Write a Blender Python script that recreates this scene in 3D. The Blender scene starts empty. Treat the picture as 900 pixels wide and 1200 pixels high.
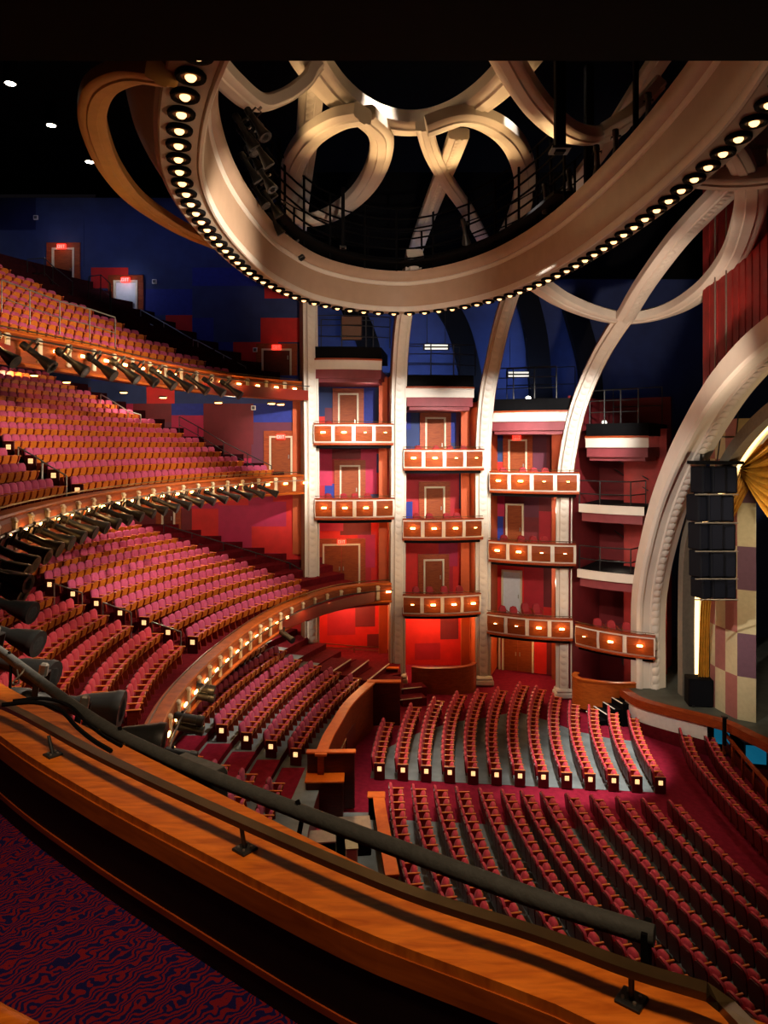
import bpy, math, random
from mathutils import Vector, Matrix
from mathutils.bvhtree import BVHTree
random.seed(7)
C = bpy.context.scene.collection
PI = math.pi
F, CY = 850.0, 522.0          # focal length in pixels of a 900 wide frame, horizon row (the camera is level)
def on_z(px, py, z):          # where the sight line through a pixel meets the level z
    t = -z*F/(py-CY)
    return Vector(((px-450)/F*t, t, z))
def at(px, py, d):            # the point at depth d along a sight line
    return Vector(((px-450)/F*d, d, -(py-CY)/F*d))

# ---------------------------------------------------------------- materials
def lin(c): return tuple((v/255/12.92 if v/255 <= .04045 else ((v/255+.055)/1.055)**2.4) for v in c)
def newmat(name):
    m = bpy.data.materials.new(name); m.use_nodes = True
    return m, m.node_tree.nodes, m.node_tree.links, m.node_tree.nodes['Principled BSDF']
def mat(name, rgb, rough=.6, metal=0, var=.15, scale=6, bump=0, bscale=40, spec=.4, sheen=0):
    m, n, l, b = newmat(name)
    b.inputs['Roughness'].default_value = rough; b.inputs['Metallic'].default_value = metal
    b.inputs['Specular IOR Level'].default_value = spec
    if sheen: b.inputs['Sheen Weight'].default_value = sheen
    c = lin(rgb)
    tc = n.new('ShaderNodeTexCoord'); no = n.new('ShaderNodeTexNoise'); no.inputs['Scale'].default_value = scale
    no.inputs['Detail'].default_value = 3
    l.new(tc.outputs['Object'], no.inputs['Vector'])
    r = n.new('ShaderNodeValToRGB'); l.new(no.outputs['Fac'], r.inputs['Fac'])
    r.color_ramp.elements[0].position = .3; r.color_ramp.elements[1].position = .7
    r.color_ramp.elements[0].color = tuple(v*(1-var) for v in c)+(1,)
    r.color_ramp.elements[1].color = tuple(min(1, v*(1+var)) for v in c)+(1,)
    l.new(r.outputs['Color'], b.inputs['Base Color'])
    if bump:
        n2 = n.new('ShaderNodeTexNoise'); n2.inputs['Scale'].default_value = bscale; l.new(tc.outputs['Object'], n2.inputs['Vector'])
        bp = n.new('ShaderNodeBump'); bp.inputs['Strength'].default_value = bump; bp.inputs['Distance'].default_value = .02
        l.new(n2.outputs['Fac'], bp.inputs['Height']); l.new(bp.outputs['Normal'], b.inputs['Normal'])
    return m
def wood(name, c1, c2, rough=.35, scale=3.0, stretch=(1, 1, 8)):
    m, n, l, b = newmat(name)
    b.inputs['Roughness'].default_value = rough; b.inputs['Specular IOR Level'].default_value = .25
    tc = n.new('ShaderNodeTexCoord'); mp = n.new('ShaderNodeMapping'); mp.inputs['Scale'].default_value = stretch
    no = n.new('ShaderNodeTexNoise'); no.inputs['Scale'].default_value = scale; no.inputs['Detail'].default_value = 6; no.inputs['Distortion'].default_value = .6
    r = n.new('ShaderNodeValToRGB'); r.color_ramp.elements[0].position = .3; r.color_ramp.elements[1].position = .72
    r.color_ramp.elements[0].color = lin(c1)+(1,); r.color_ramp.elements[1].color = lin(c2)+(1,)
    l.new(tc.outputs['Object'], mp.inputs['Vector']); l.new(mp.outputs['Vector'], no.inputs['Vector'])
    l.new(no.outputs['Fac'], r.inputs['Fac']); l.new(r.outputs['Color'], b.inputs['Base Color'])
    return m
def glow(name, rgb, s):
    m, n, l, b = newmat(name)
    b.inputs['Base Color'].default_value = lin(rgb)+(1,)
    b.inputs['Emission Color'].default_value = lin(rgb)+(1,); b.inputs['Emission Strength'].default_value = s
    return m
def zebra(name, c1, c2):
    m, n, l, b = newmat(name); b.inputs['Roughness'].default_value = .95; b.inputs['Specular IOR Level'].default_value = .1
    tc = n.new('ShaderNodeTexCoord')
    w = n.new('ShaderNodeTexWave'); w.inputs['Scale'].default_value = 12; w.inputs['Distortion'].default_value = 22; w.inputs['Detail'].default_value = 1.6
    w.inputs['Detail Scale'].default_value = .9; w.inputs['Detail Roughness'].default_value = .55
    mp = n.new('ShaderNodeMapping'); mp.inputs['Rotation'].default_value = (0, 0, .75)
    l.new(tc.outputs['Object'], mp.inputs['Vector']); l.new(mp.outputs['Vector'], w.inputs['Vector'])
    r = n.new('ShaderNodeValToRGB'); r.color_ramp.elements[0].position = .45; r.color_ramp.elements[1].position = .55
    r.color_ramp.elements[0].color = lin(c1)+(1,); r.color_ramp.elements[1].color = lin(c2)+(1,)
    l.new(w.outputs['Color'], r.inputs['Fac']); l.new(r.outputs['Color'], b.inputs['Base Color'])
    return m
M = {
 'cream': mat('cream plaster', (222, 214, 202), .5, var=.03, scale=2),
 'ringshade': mat('shaded cream plaster', (176, 150, 128), .5, var=.04, scale=2),  # darker copy of cream: shade on the ring moulding put into the colour
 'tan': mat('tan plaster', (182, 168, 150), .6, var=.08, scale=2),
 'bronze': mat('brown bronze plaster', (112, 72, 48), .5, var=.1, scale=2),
 'wood': wood('amber wood', (140, 64, 16), (184, 92, 28), .5),
 'panelwood': wood('red brown wood', (122, 46, 14), (160, 70, 26), .5),
 'darkwood': wood('dark cherry wood', (66, 18, 10), (92, 30, 14), .35),
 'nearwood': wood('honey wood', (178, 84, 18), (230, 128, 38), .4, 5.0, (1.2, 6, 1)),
 'doorwood': wood('door wood', (112, 46, 12), (140, 66, 22), .6),
 'velvet': mat('magenta velvet', (174, 72, 104), .9, var=.12, scale=8, sheen=.1, spec=.1),
 'velvetred': mat('wine red velvet', (206, 68, 84), .8, var=.12, scale=8, sheen=.1, spec=.15),
 'shell': mat('burgundy seat shell', (84, 18, 18), .4, var=.1, scale=8),
 'seatwood': wood('seat wood', (176, 86, 24), (208, 114, 38), .4, 6),
 'armwood': wood('armrest wood', (232, 122, 52), (246, 148, 74), .35, 6),
 'standard': wood('seat standard wood', (140, 44, 24), (168, 60, 32), .4, 6),
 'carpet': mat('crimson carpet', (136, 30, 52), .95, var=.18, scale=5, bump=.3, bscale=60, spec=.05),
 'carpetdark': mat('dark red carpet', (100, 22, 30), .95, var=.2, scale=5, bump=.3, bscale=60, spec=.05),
 'grey': mat('grey green floor', (122, 134, 136), .7, var=.3, scale=1.2, spec=.2),
 'stage': mat('stage floor', (70, 74, 68), .6, var=.25, scale=2),
 'black': mat('black paint', (7, 7, 9), .8, var=.1, spec=.1),
 'blackmetal': mat('black metal', (34, 35, 35), .42, .1, var=.1),
 'tube': mat('charcoal foam tube', (62, 64, 62), .75, var=.15, scale=20, bump=.2),
 'brass': mat('dark brass', (112, 92, 60), .3, .8, var=.15),
 'steel': mat('brushed steel', (150, 145, 135), .35, .7, var=.1),
 'navy': mat('navy plaster', (44, 58, 100), .8, var=.15, scale=1),
 'blue': mat('blue panel', (28, 42, 128), .7, var=.1),
 'red': mat('red panel', (196, 26, 18), .65, var=.1, scale=2),
 'crimson': mat('crimson panel', (160, 18, 34), .65, var=.1, scale=2),
 'magenta': mat('magenta panel', (166, 22, 66), .65, var=.1, scale=2),
 'maroon': mat('maroon panel', (104, 20, 26), .65, var=.1, scale=2),
 'plum': mat('plum panel', (92, 32, 52), .65, var=.1, scale=2),
 'orange': mat('orange jamb', (176, 76, 30), .6, var=.1, scale=2),
 'soffitmauve': mat('mauve soffit', (128, 56, 62), .6, var=.1, scale=2),
 'soffitred': mat('red soffit', (120, 34, 22), .5, var=.1, scale=1),
 'redwall': mat('red plank wall', (134, 30, 26), .6, var=.25, scale=1.5),
 'gold': mat('gold satin', (214, 160, 58), .38, .25, var=.15, scale=4),
 'beige': mat('beige checker', (190, 182, 146), .7, var=.06),
 'mauve': mat('mauve checker', (152, 98, 92), .7, var=.06),
 'purple': mat('purple checker', (104, 76, 92), .7, var=.06),
 'greyplaster': mat('grey plaster', (124, 118, 106), .6, var=.1),
 'speaker': mat('navy speaker grille', (7, 10, 18), .8, var=.2, scale=30, spec=.15),
 'white': mat('white paint', (226, 224, 216), .5, var=.05),
 'doorwhite': mat('pale door', (196, 200, 206), .5, var=.05),
 'frame': mat('pale door frame', (206, 190, 160), .5, var=.05),
 'zebra': zebra('zebra carpet', (20, 16, 62), (104, 18, 30)),
 'lamp': glow('warm lamp', (255, 184, 100), 26.0),
 'bulb': glow('warm bulb', (255, 190, 124), 3.4),
 'aisle': glow('aisle lamp', (255, 204, 140), 1.25),
 'strip': glow('led strip', (255, 210, 140), 3.2),
 'exit': glow('exit sign red', (255, 50, 36), 3.0),
 'spotlamp': glow('white lamp', (255, 240, 214), 22.0),
 'teal': glow('teal screen', (20, 116, 150), .42),
 'mesh': mat('grey mesh', (92, 92, 92), .8, var=.2, scale=30),
 'gold2': mat('golden plaster', (206, 160, 86), .5, var=.08, scale=2),
 'spot2': glow('dim white lamp', (236, 232, 220), 1.2),
 'navyg': mat('blue black grille', (8, 12, 24), .8, var=.25, scale=40, spec=.15),
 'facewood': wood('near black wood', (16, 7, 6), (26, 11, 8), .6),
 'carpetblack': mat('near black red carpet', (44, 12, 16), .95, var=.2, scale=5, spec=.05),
 'capwood': wood('orange cap wood', (222, 96, 12), (242, 122, 26), .45),
 'chairred': mat('red chair fabric', (146, 30, 38), .7, var=.1),
 'dusk': mat('dark blue wall', (14, 24, 70), .8, var=.15, scale=1),
}
# ---------------------------------------------------------------- mesh helpers
class MB:
    def __init__(s): s.v = []; s.f = []; s.m = []
    def add(s, vs, fs, m=0):
        b = len(s.v); s.v += [Vector(v) for v in vs]; s.f += [tuple(b+i for i in f) for f in fs]; s.m += [m]*len(fs); return s
    def box(s, c, size, rz=0, m=0, R=None, bev=0):
        x, y, z = (a/2 for a in size); c = Vector(c)
        R = R or Matrix.Rotation(rz, 3, 'Z')
        if not bev:
            vs = [c+R@Vector((sx*x, sy*y, sz*z)) for sx in (-1, 1) for sy in (-1, 1) for sz in (-1, 1)]
            return s.add(vs, [(0, 1, 3, 2), (4, 6, 7, 5), (0, 4, 5, 1), (2, 3, 7, 6), (0, 2, 6, 4), (1, 5, 7, 3)], m)
        e = min(bev, x*.9, y*.9, z*.9); vs = []
        for z0, k in ((-z, e), (-z+e, 0), (z-e, 0), (z, e)):
            for px, py in ((x-k, y-e-0), (x-e, y-k), (-x+e, y-k), (-x+k, y-e), (-x+k, -y+e), (-x+e, -y+k), (x-e, -y+k), (x-k, -y+e)):
                vs.append(c+R@Vector((px, py, z0)))
        fs = [tuple(range(7, -1, -1)), tuple(range(24, 32))]
        for r in range(3):
            for i in range(8):
                j = (i+1) % 8; fs.append((r*8+i, r*8+j, r*8+8+j, r*8+8+i))
        return s.add(vs, fs, m)
    def sweep(s, path, prof, side, m=0, closed=False, caps=True, pm=None, taper=None):
        """prof: closed list of (n, b) offsets; side(i, p, t) the n direction at a path point; pm: one material per profile edge"""
        n = len(path); k = len(prof); vs = []
        for i, p in enumerate(path):
            a = path[(i-1) % n] if (closed or i > 0) else path[i]; c = path[(i+1) % n] if (closed or i < n-1) else path[i]
            t = (c-a).normalized(); w = side(i, p, t); w = (w-t*w.dot(t)).normalized(); b = w.cross(t)
            q = taper(i/(n-1)) if taper else 1
            for u, v in prof: vs.append(p+(w*u+b*v)*q)
        base = len(s.v); s.v += vs
        for i in range(n if closed else n-1):
            for j in range(k):
                a, b2 = i*k+j, i*k+(j+1) % k; c, d = ((i+1) % n)*k+(j+1) % k, ((i+1) % n)*k+j
                s.f.append((base+a, base+d, base+c, base+b2)); s.m.append(pm[j] if pm else m)
        if caps and not closed:
            s.f.append(tuple(base+j for j in range(k))); s.m.append(m)
            s.f.append(tuple(base+(n-1)*k+j for j in range(k-1, -1, -1))); s.m.append(m)
        return s
    def tube(s, path, r, n=8, m=0, closed=False):
        path = [Vector(p) for p in path]
        prof = [(r*math.cos(2*PI*j/n), r*math.sin(2*PI*j/n)) for j in range(n)]
        def sd(i, p, t):
            return t.cross(Vector((0, 0, 1))) if abs(t.z) < .95 else Vector((1, 0, 0))
        return s.sweep(path, prof, sd, m, closed)
    def lathe(s, prof, axis_o, axis_d, n=12, m=0, pm=None):
        d = Vector(axis_d).normalized(); u = d.orthogonal().normalized(); w = d.cross(u); o = Vector(axis_o)
        k = len(prof); base = len(s.v)
        for h, r in prof:
            for j in range(n): s.v.append(o+d*h+(u*math.cos(2*PI*j/n)+w*math.sin(2*PI*j/n))*max(r, 1e-4))
        for i in range(k-1):
            for j in range(n):
                s.f.append((base+i*n+j, base+i*n+(j+1) % n, base+(i+1)*n+(j+1) % n, base+(i+1)*n+j)); s.m.append(pm[i] if pm else m)
        s.f.append(tuple(base+j for j in range(n-1, -1, -1))); s.m.append(pm[0] if pm else m)
        s.f.append(tuple(base+(k-1)*n+j for j in range(n))); s.m.append(pm[-1] if pm else m)
        return s
    def prism(s, poly, z0, z1, m=0):
        """plan polygon (counter-clockwise) between two levels"""
        k = len(poly); vs = [(p[0], p[1], z0) for p in poly]+[(p[0], p[1], z1) for p in poly]
        return s.add(vs, [tuple(range(k-1, -1, -1)), tuple(range(k, 2*k))]+[(i, (i+1) % k, k+(i+1) % k, k+i) for i in range(k)], m)
    def build(s, name, mats, parent=None, smooth=False, local=False):
        if isinstance(mats, str): mats = [mats]
        o0 = Vector((0, 0, 0))
        if parent is not None and not local: o0 = wloc(parent)
        me = bpy.data.meshes.new(name)
        me.from_pydata([tuple(v-o0) for v in s.v], [], s.f)
        for x in mats: me.materials.append(M[x])
        me.polygons.foreach_set('material_index', s.m)
        if smooth: me.polygons.foreach_set('use_smooth', [True]*len(s.f))
        me.update(); fix_normals(me)
        o = bpy.data.objects.new(name, me); C.objects.link(o)
        if parent is not None: o.parent = parent
        if smooth: sharp(me)
        return o
import bmesh
def fix_normals(me):
    bm = bmesh.new(); bm.from_mesh(me); bmesh.ops.recalc_face_normals(bm, faces=bm.faces); bm.to_mesh(me); bm.free()
def sharp(me, ang=.7):
    bm = bmesh.new(); bm.from_mesh(me)
    for e in bm.edges:
        e.smooth = not (len(e.link_faces) == 2 and e.calc_face_angle(0) > ang)
    bm.to_mesh(me); bm.free()
def wloc(o):
    p = Vector((0, 0, 0))
    while o is not None: p = p+Vector(o.location); o = o.parent
    return p
def thing(name, label, cat, loc=(0, 0, 0), rz=0, group=None, kind=None):
    o = bpy.data.objects.new(name, None); C.objects.link(o); o.empty_display_size = .2
    o.location = loc; o.rotation_euler = (0, 0, rz); return tag(o, label, cat, group, kind)
def tag(o, label=None, cat=None, group=None, kind=None):
    if label: o['label'] = label
    if cat: o['category'] = cat
    if group: o['group'] = group
    if kind: o['kind'] = kind
    return o
def struct(o, label=None): return tag(o, label, 'building', None, 'structure')
KIDS = {}
def kids(o): return [c for c in C.objects if c.parent == o]
def tree(o): return (o, [tree(c) for c in kids(o)])
def copy_tree(t, parent=None):
    o, ch = t; c = o.copy(); C.objects.link(c)
    if parent is not None: c.parent = parent
    for x in ch: copy_tree(x, c)
    return c
def crom(pts, n=8):
    pts = [Vector(p) for p in pts]; out = []
    P = [pts[0]*2-pts[1]]+pts+[pts[-1]*2-pts[-2]]
    for i in range(1, len(P)-2):
        a, b, c, d = P[i-1:i+3]
        for k in range(n):
            t = k/n; out.append(.5*((2*b)+(c-a)*t+(2*a-5*b+4*c-d)*t*t+(3*b-a-3*c+d)*t**3))
    out.append(pts[-1]); return out
def resample(path, step, start=0.0):
    """points and unit tangents every STEP along a polyline"""
    out = []; need = start; acc = 0
    for a, b in zip(path, path[1:]):
        L = (b-a).length
        while need <= acc+L and L > 1e-9:
            out.append((a.lerp(b, (need-acc)/L), (b-a).normalized())); need += step
        acc += L
    return out
def length(path): return sum((b-a).length for a, b in zip(path, path[1:]))
ORD = 'first second third fourth fifth sixth seventh eighth ninth tenth eleventh twelfth thirteenth fourteenth fifteenth sixteenth seventeenth eighteenth nineteenth'.split()
TENS = ['', '', 'twenty', 'thirty', 'forty', 'fifty', 'sixty', 'seventy']
def ordw(n):
    if n < 20: return ORD[n-1]
    t, u = divmod(n, 10)
    return (TENS[t]+'-'+ORD[u-1]) if u else TENS[t][:-1]+'ieth'
# ---------------------------------------------------------------- the setting
def outw(i, p, t): return Vector((t.y, -t.x, 0))
def revolve(c, prof, th0, th1, n, name, mats, pm):
    mb = MB(); k = len(prof); vs = []
    for i in range(n+1):
        a = th0+(th1-th0)*i/n
        for r, z in prof: vs.append((c[0]-r*math.cos(a), c[1]+r*math.sin(a), z))
    fs = []; ms = []
    for i in range(n):
        for j in range(k):
            j2 = (j+1) % k; fs.append((i*k+j, i*k+j2, (i+1)*k+j2, (i+1)*k+j)); ms.append(pm[j])
    fs += [tuple(range(k)), tuple(range(n*k+k-1, n*k-1, -1))]; ms += [0, 0]
    mb.v = [Vector(v) for v in vs]; mb.f = fs; mb.m = ms
    return mb.build(name, mats)
def tiers(name, c, R0, pitch, z0, rise, n, th0, th1, Rf, drop=.55, mats=('carpetdark', 'carpetdark', 'soffitred'), zext=None):
    prof = [(Rf, z0-drop), (Rf, z0)]; pm = [2, 1]
    for k in range(n-1):
        r = R0+pitch*k+.5; prof += [(r, z0+rise*k), (r, z0+rise*(k+1))]; pm += [0, 1]
    r = R0+pitch*n; prof += [(r, z0+rise*(n-1)), (r, z0+rise*(n-1)-.8 if zext is None else zext)]; pm += [0, 2]
    pm[-1] = 2
    return struct(revolve(c, prof, math.radians(th0), math.radians(th1), 40, name, mats, pm))
def patches(mb, o, ux, un, W, z0, z1, mats, seed, mn=(1.0, .7), holes=()):
    """a wall clad in flat coloured panels: panels split at random, each its own tone, a few millimetres apart in depth"""
    R = random.Random(seed); rects = []
    def split(x0, x1, a, b, d):
        w, h = x1-x0, b-a
        if d == 0 or (w < 2*mn[0] and h < 2*mn[1]): rects.append((x0, x1, a, b)); return
        if (w/mn[0] > h/mn[1]): x = x0+w*R.uniform(.3, .7); split(x0, x, a, b, d-1); split(x, x1, a, b, d-1)
        else: y = a+h*R.uniform(.3, .7); split(x0, x1, a, y, d-1); split(x0, x1, y, b, d-1)
    split(0, W, z0, z1, 5); last = -1
    for (x0, x1, a, b) in rects:
        m = R.randrange(len(mats))
        if m == last: m = (m+1) % len(mats)
        last = m; e = R.choice((0, .012, .024))
        P = lambda x, n, z: o+ux*x+un*n+Vector((0, 0, z))
        mb.add([P(x0, -.12, a), P(x1, -.12, a), P(x1, -.12, b), P(x0, -.12, b), P(x0, e, a), P(x1, e, a), P(x1, e, b), P(x0, e, b)],
               [(0, 1, 2, 3), (4, 5, 6, 7), (0, 1, 5, 4), (1, 2, 6, 5), (2, 3, 7, 6), (3, 0, 4, 7)], mats[m])
    return mb
V = Vector
# orchestra floor (rakes down towards the stage) and pit
def zf(x): return -(13.2+.05*x)
mb = MB(); g = [(-9, 4), (-9, 46), (17, 46), (17, 4)]
mb.add([(x, y, zf(x)) for x, y in g]+[(x, y, zf(x)-.4) for x, y in g], [(0, 1, 2, 3), (7, 6, 5, 4), (0, 1, 5, 4), (1, 2, 6, 5), (2, 3, 7, 6), (3, 0, 4, 7)])
struct(mb.build('floor', 'carpet'))
OC = (40.0, 26.5)
def orow(R): return zf(OC[0]-R)
def sector(mb, R0, R1, f0, f1, dz, n=16, m=0, nr=8):
    """strip of bare floor under the rows: angular limits are functions of the radius given as Y"""
    for a in range(nr):
        ra, rb = R0+(R1-R0)*a/nr, R0+(R1-R0)*(a+1)/nr
        for i in range(n):
            q = []
            for r, k in ((ra, i), (rb, i), (rb, i+1), (ra, i+1)):
                y = f0(r)+(f1(r)-f0(r))*k/n; x = OC[0]-math.sqrt(r*r-(y-OC[1])**2); q.append((x, y, zf(x)+dz))
            mb.add(q+[(p[0], p[1], p[2]-.01) for p in q], [(0, 1, 2, 3), (7, 6, 5, 4), (0, 1, 5, 4), (1, 2, 6, 5), (2, 3, 7, 6), (3, 0, 4, 7)], m)
FARY = [32.6, 34.8, 35.5, 36.9, 37.15, 37.8, 38.5, 38.0, 37.0, 36.3, 35.8, 35.5, 35.3]
def fary(R):
    k = max(0, min(11.999, (40.25-R)/.92)); i = int(k); return FARY[i]*(1-(k-i))+FARY[i+1]*(k-i)
mb = MB(); sector(mb, 29.0, 40.6, lambda r: 28.7, lambda r: fary(r)-1.6, .012)
sector(mb, 29.0, 39.8, lambda r: 12.5, lambda r: 25.6, .012)
struct(mb.build('floor.001', 'grey'))
# parterre
PC = (33.3, 22.7); PR = 36.97
tiers('floor.013', PC, PR, .92, -12.05, .3, 9, 21.5, 25, PR-1.3, drop=1.2)
tiers('floor.002', PC, PR, .92, -12.05, .3, 9, -22, 21.5, PR-1.3, drop=1.2, mats=('carpetdark', 'grey', 'soffitred'))
# red carpet of the parterre aisle
mb = MB()
for k in range(7):
    r = PR+.92*k; q = [(r-.46, 24.7), (r+.4, 24.7), (r+.4, 27.1), (r-.46, 27.1)]
    P = [(PC[0]-math.sqrt(a*a-(y-PC[1])**2), y) for a, y in q]
    mb.prism(P[::-1], -12.05+.3*k, -12.05+.3*k+.012)
struct(mb.build('floor.003', 'carpet'))
# balcony tiers
LC = (14.0, 24.7); tiers('floor.004', LC, 21.5, .97, -7.9, .34, 11, -48, 45, 20.5)
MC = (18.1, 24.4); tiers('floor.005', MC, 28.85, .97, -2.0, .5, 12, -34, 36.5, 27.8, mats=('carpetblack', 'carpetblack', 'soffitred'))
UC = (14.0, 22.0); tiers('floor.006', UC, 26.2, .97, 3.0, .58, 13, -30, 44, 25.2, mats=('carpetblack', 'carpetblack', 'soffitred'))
# ceiling, far blue wall, house walls
CEIL = 18.0
mb = MB(); mb.box((-5, 22, CEIL+.2), (64, 60, .4)); struct(mb.build('ceiling', 'black'))
mb = MB(); mb.box((4, 48.2, -1.5), (46, .3, 25)); mb.box((4, 48.1, 16.3), (46, .6, 10.6), m=1); struct(mb.build('wall_back', ['navy', 'black']))
mb = MB(); mb.box((-31, 22, 2), (.3, 60, 34)); struct(mb.build('wall_left', 'black'))
# side wall beside the balconies, clad in coloured panels level by level
WY = 41.6
def wx(px): return (px-450)/F*WY
mb = MB(); ux, un = V((1, 0, 0)), V((0, -1, 0)); o = V((-30, WY, 0))
patches(mb, o, ux, un, 25.4, 10.2, 14.2, [0, 0, 4, 0], 3, (3, 2))
patches(mb, o, ux, un, 13.2, 2.4, 10.2, [0, 4, 0, 3, 0], 5, (2, 1.4)); patches(mb, o+ux*13.2, ux, un, 12.2, 2.4, 10.2, [0, 1, 0, 2, 1, 0, 2], 41, (1.7, 1.0))
patches(mb, o, ux, un, 13.2, -2.4, 2.4, [5, 6, 7, 5], 12, (2, 1.5)); patches(mb, o+ux*13.2, ux, un, 12.2, -2.4, 2.4, [5, 6, 3, 6, 1, 3, 7, 6, 5], 33, (1.5, .9))
patches(mb, o, ux, un, 13.2, -8.6, -2.4, [2, 8, 6], 20, (2, 1.5)); patches(mb, o+ux*13.2, ux, un, 12.2, -8.6, -2.4, [7, 2, 8, 6, 7, 2], 26, (1.5, .8))
mb.box((-4.9, WY-.1, -1.4), (.62, .3, 9.6), m=10); patches(mb, o, ux, un, 25.4, -13.4, -8.6, [2, 2, 9, 2], 8, (1.6, 1.1))
struct(mb.build('wall_far', ['navy', 'blue', 'red', 'maroon', 'dusk', 'plum', 'maroon', 'magenta', 'crimson', 'crimson', 'orange']))
# --- columns: a curved rib each
FACE = V((4, 21, 0))
def rib_side(i, p, t):
    f = FACE-p; f.z = 0; f.normalize(); return V((-f.y, f.x, 0))   # sideways; its cross with the tangent points at the hall
COLP = [(-.42, -.6), (.42, -.6), (.46, .0), (.42, .12), (.36, .12), (.34, .06), (.26, .06), (.24, .2), (.2, .24), (-.2, .24), (-.24, .2), (-.26, .06), (-.34, .06), (-.36, .12), (-.42, .12), (-.46, .0)]
COLM = [1, 1, 1, 0, 0, 0, 0, 0, 0, 2, 0, 0, 0, 0, 1, 1]  # tan face behind the scales: crevice shade put into the colour
def scales(path, side, step, w, off, name, parent, sc=1.0):
    """a chain of overlapping raised scales down the middle of a rib"""
    mb = MB()
    for p, t in resample(path, step):
        a = side(0, p, t); a = (a-t*a.dot(t)).normalized(); b = a.cross(t); c = p+b*off*sc
        vs = [c+b*.085-t*.05]; n = 8
        for j in range(n):
            q = 2*PI*j/n; vs.append(c+a*w*math.cos(q)+t*step*.46*math.sin(q)+b*(.008+.03*math.sin(q)))
        mb.add(vs, [(0, 1+j, 1+(j+1) % n) for j in range(n)])
    return mb.build(name, 'cream', parent, True)
def column(n, pts, top_d=None, foot=True, sc=1.0):
    path = crom(pts, 6); root = thing('column_%d' % n, None, None, pts[0], kind='structure')
    root['label'] = ['tall cream ornamented column between the side balconies and first box tier', 'cream ornamented column between the first and second box tiers',
                     'cream rib column curving over between second and third box tiers', 'cream rib column curving over beside the fourth box tier'][n-1]
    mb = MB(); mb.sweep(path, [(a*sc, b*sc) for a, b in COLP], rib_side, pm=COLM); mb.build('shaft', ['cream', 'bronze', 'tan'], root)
    scales(path, rib_side, .38, .19*sc, .235, 'ornament_band', root, sc)
    b = MB(); b.box(V(pts[0])+V((0, -.05, .15)), (1.1, .9, .3), bev=.06); b.box(V(pts[0])+V((0, -.05, .38)), (1.0, .8, .2), bev=.08); b.build('plinth', 'cream', root)
    return root
D1 = V((-4.0, 40.0)); D2 = V((.76, 40.5)); D3 = V((5.6, 41.0)); D4 = V((9.8, 39.5)); DA = V((13.3, 36.8))
column(1, [(-4, 40, -13), (-4, 40, -8), (-4, 40, -2), (-4.05, 40, 3), (-4.1, 40, 8), (-4.0, 39.6, 11)])
column(2, [(.76, 40.5, -13.2), (.76, 40.5, -8), (.8, 40.5, -2), (.8, 40.5, 2), (.9, 40.2, 5), at(473, 375, 39.6), at(480, 335, 38.8), at(487, 300, 37.4)])
column(3, [(5.6, 41, -13.45), (5.6, 41, -8), (5.6, 41, -2), at(567, 510, 40.9), at(571, 462, 40.4), at(579, 420, 39.8), at(588, 380, 39), at(600, 340, 38), at(611, 305, 36.4)])
column(4, [(9.8, 39.5, -13.65), (9.8, 39.5, -8), at(662, 570, 39.5), at(668, 520, 39.3), at(677, 480, 38.9), at(690, 445, 38.2), at(706, 412, 37.4), at(722, 386, 36.5), at(735, 368, 35.8)])
# --- proscenium arch over the stage and the lit inner arch
def arch_side(i, p, t): return V((1, 0, 0))
AP = [(13.3, 36.8, -12.2), (13.3, 36.8, -8.5), (13.25, 36.2, -6.6), (13.2, 35.3, -5.0), (13.2, 33.8, -2.7), (13.2, 31.6, -.4), (13.2, 28.9, 1.65), (13.2, 26.8, 2.8), (13.2, 24.4, 3.65), (13.2, 21, 4.3), (13.2, 17.5, 4.2), (13.2, 14, 3.2)]
ARCHP = [(-.62, -.45), (.9, -.45), (.9, .25), (.55, .4), (.5, .46), (.1, .46), (.05, .38), (-.3, .38), (-.36, .48), (-.5, .48), (-.62, .38)]
apath = crom(AP, 8)
root = thing('trim_1', 'great cream proscenium arch rising from the stage side', 'arch', AP[0], kind='structure')
mb = MB(); mb.sweep(apath, ARCHP, arch_side); mb.build('arch_band', 'cream', root)
mb = MB()
for p, t in resample(apath, .42):
    b = V((1, 0, 0)).cross(t).normalized()
    if b.dot(V((13.2, 22, -9))-p) < 0: b = -b
    a = V((1, 0, 0)); c = p+b*.46+a*.3; vs = [c+b*.14]
    for j in range(8):
        q = 2*PI*j/8; vs.append(c+a*.2*math.cos(q)+t*.26*math.sin(q)+b*(.01+.03*math.sin(q)))
    mb.add(vs, [(0, 1+j, 1+(j+1) % 8) for j in range(8)])
mb.build('ornament_band', 'cream', root, True)
IP = [(15.3, 35.6, -12.2), (15.3, 35.6, -8), at(818, 645, 35.0), at(829, 600, 34), at(858, 556, 32), at(880, 522, 30.2), at(905, 494, 28.4), at(935, 470, 26.5), at(970, 452, 24)]
ipath = crom(IP, 8)
root = thing('trim_2', 'grey inner stage arch edged with a glowing light strip', 'arch', IP[0], kind='structure')
mb = MB(); mb.sweep(ipath, [(-.82, -.15), (-.1, -.15), (-.1, .1), (-.82, .4)], arch_side); mb.build('arch_band', 'greyplaster', root)
mb = MB(); mb.sweep(ipath, [(.2, -.2), (.34, -.2), (.34, .1), (.2, .1)], arch_side); mb.build('arch_edge', 'white', root)
mb = MB(); mb.sweep(ipath, [(.0, -.12), (.16, -.12), (.16, 0), (.0, 0)], arch_side); mb.build('light_strip', 'strip', root)
mb = MB()
for p, t in resample(ipath, .5):
    b = V((1, 0, 0)).cross(t).normalized(); a = V((1, 0, 0)); c = p-a*.3
    mb.lathe([(-.2, .1), (.08, .1), (.14, .06)], c, -b if b.dot(V((15.3, 22, -9))-p) < 0 else b, 6)
mb.build('stud_row', 'greyplaster', root)
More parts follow.
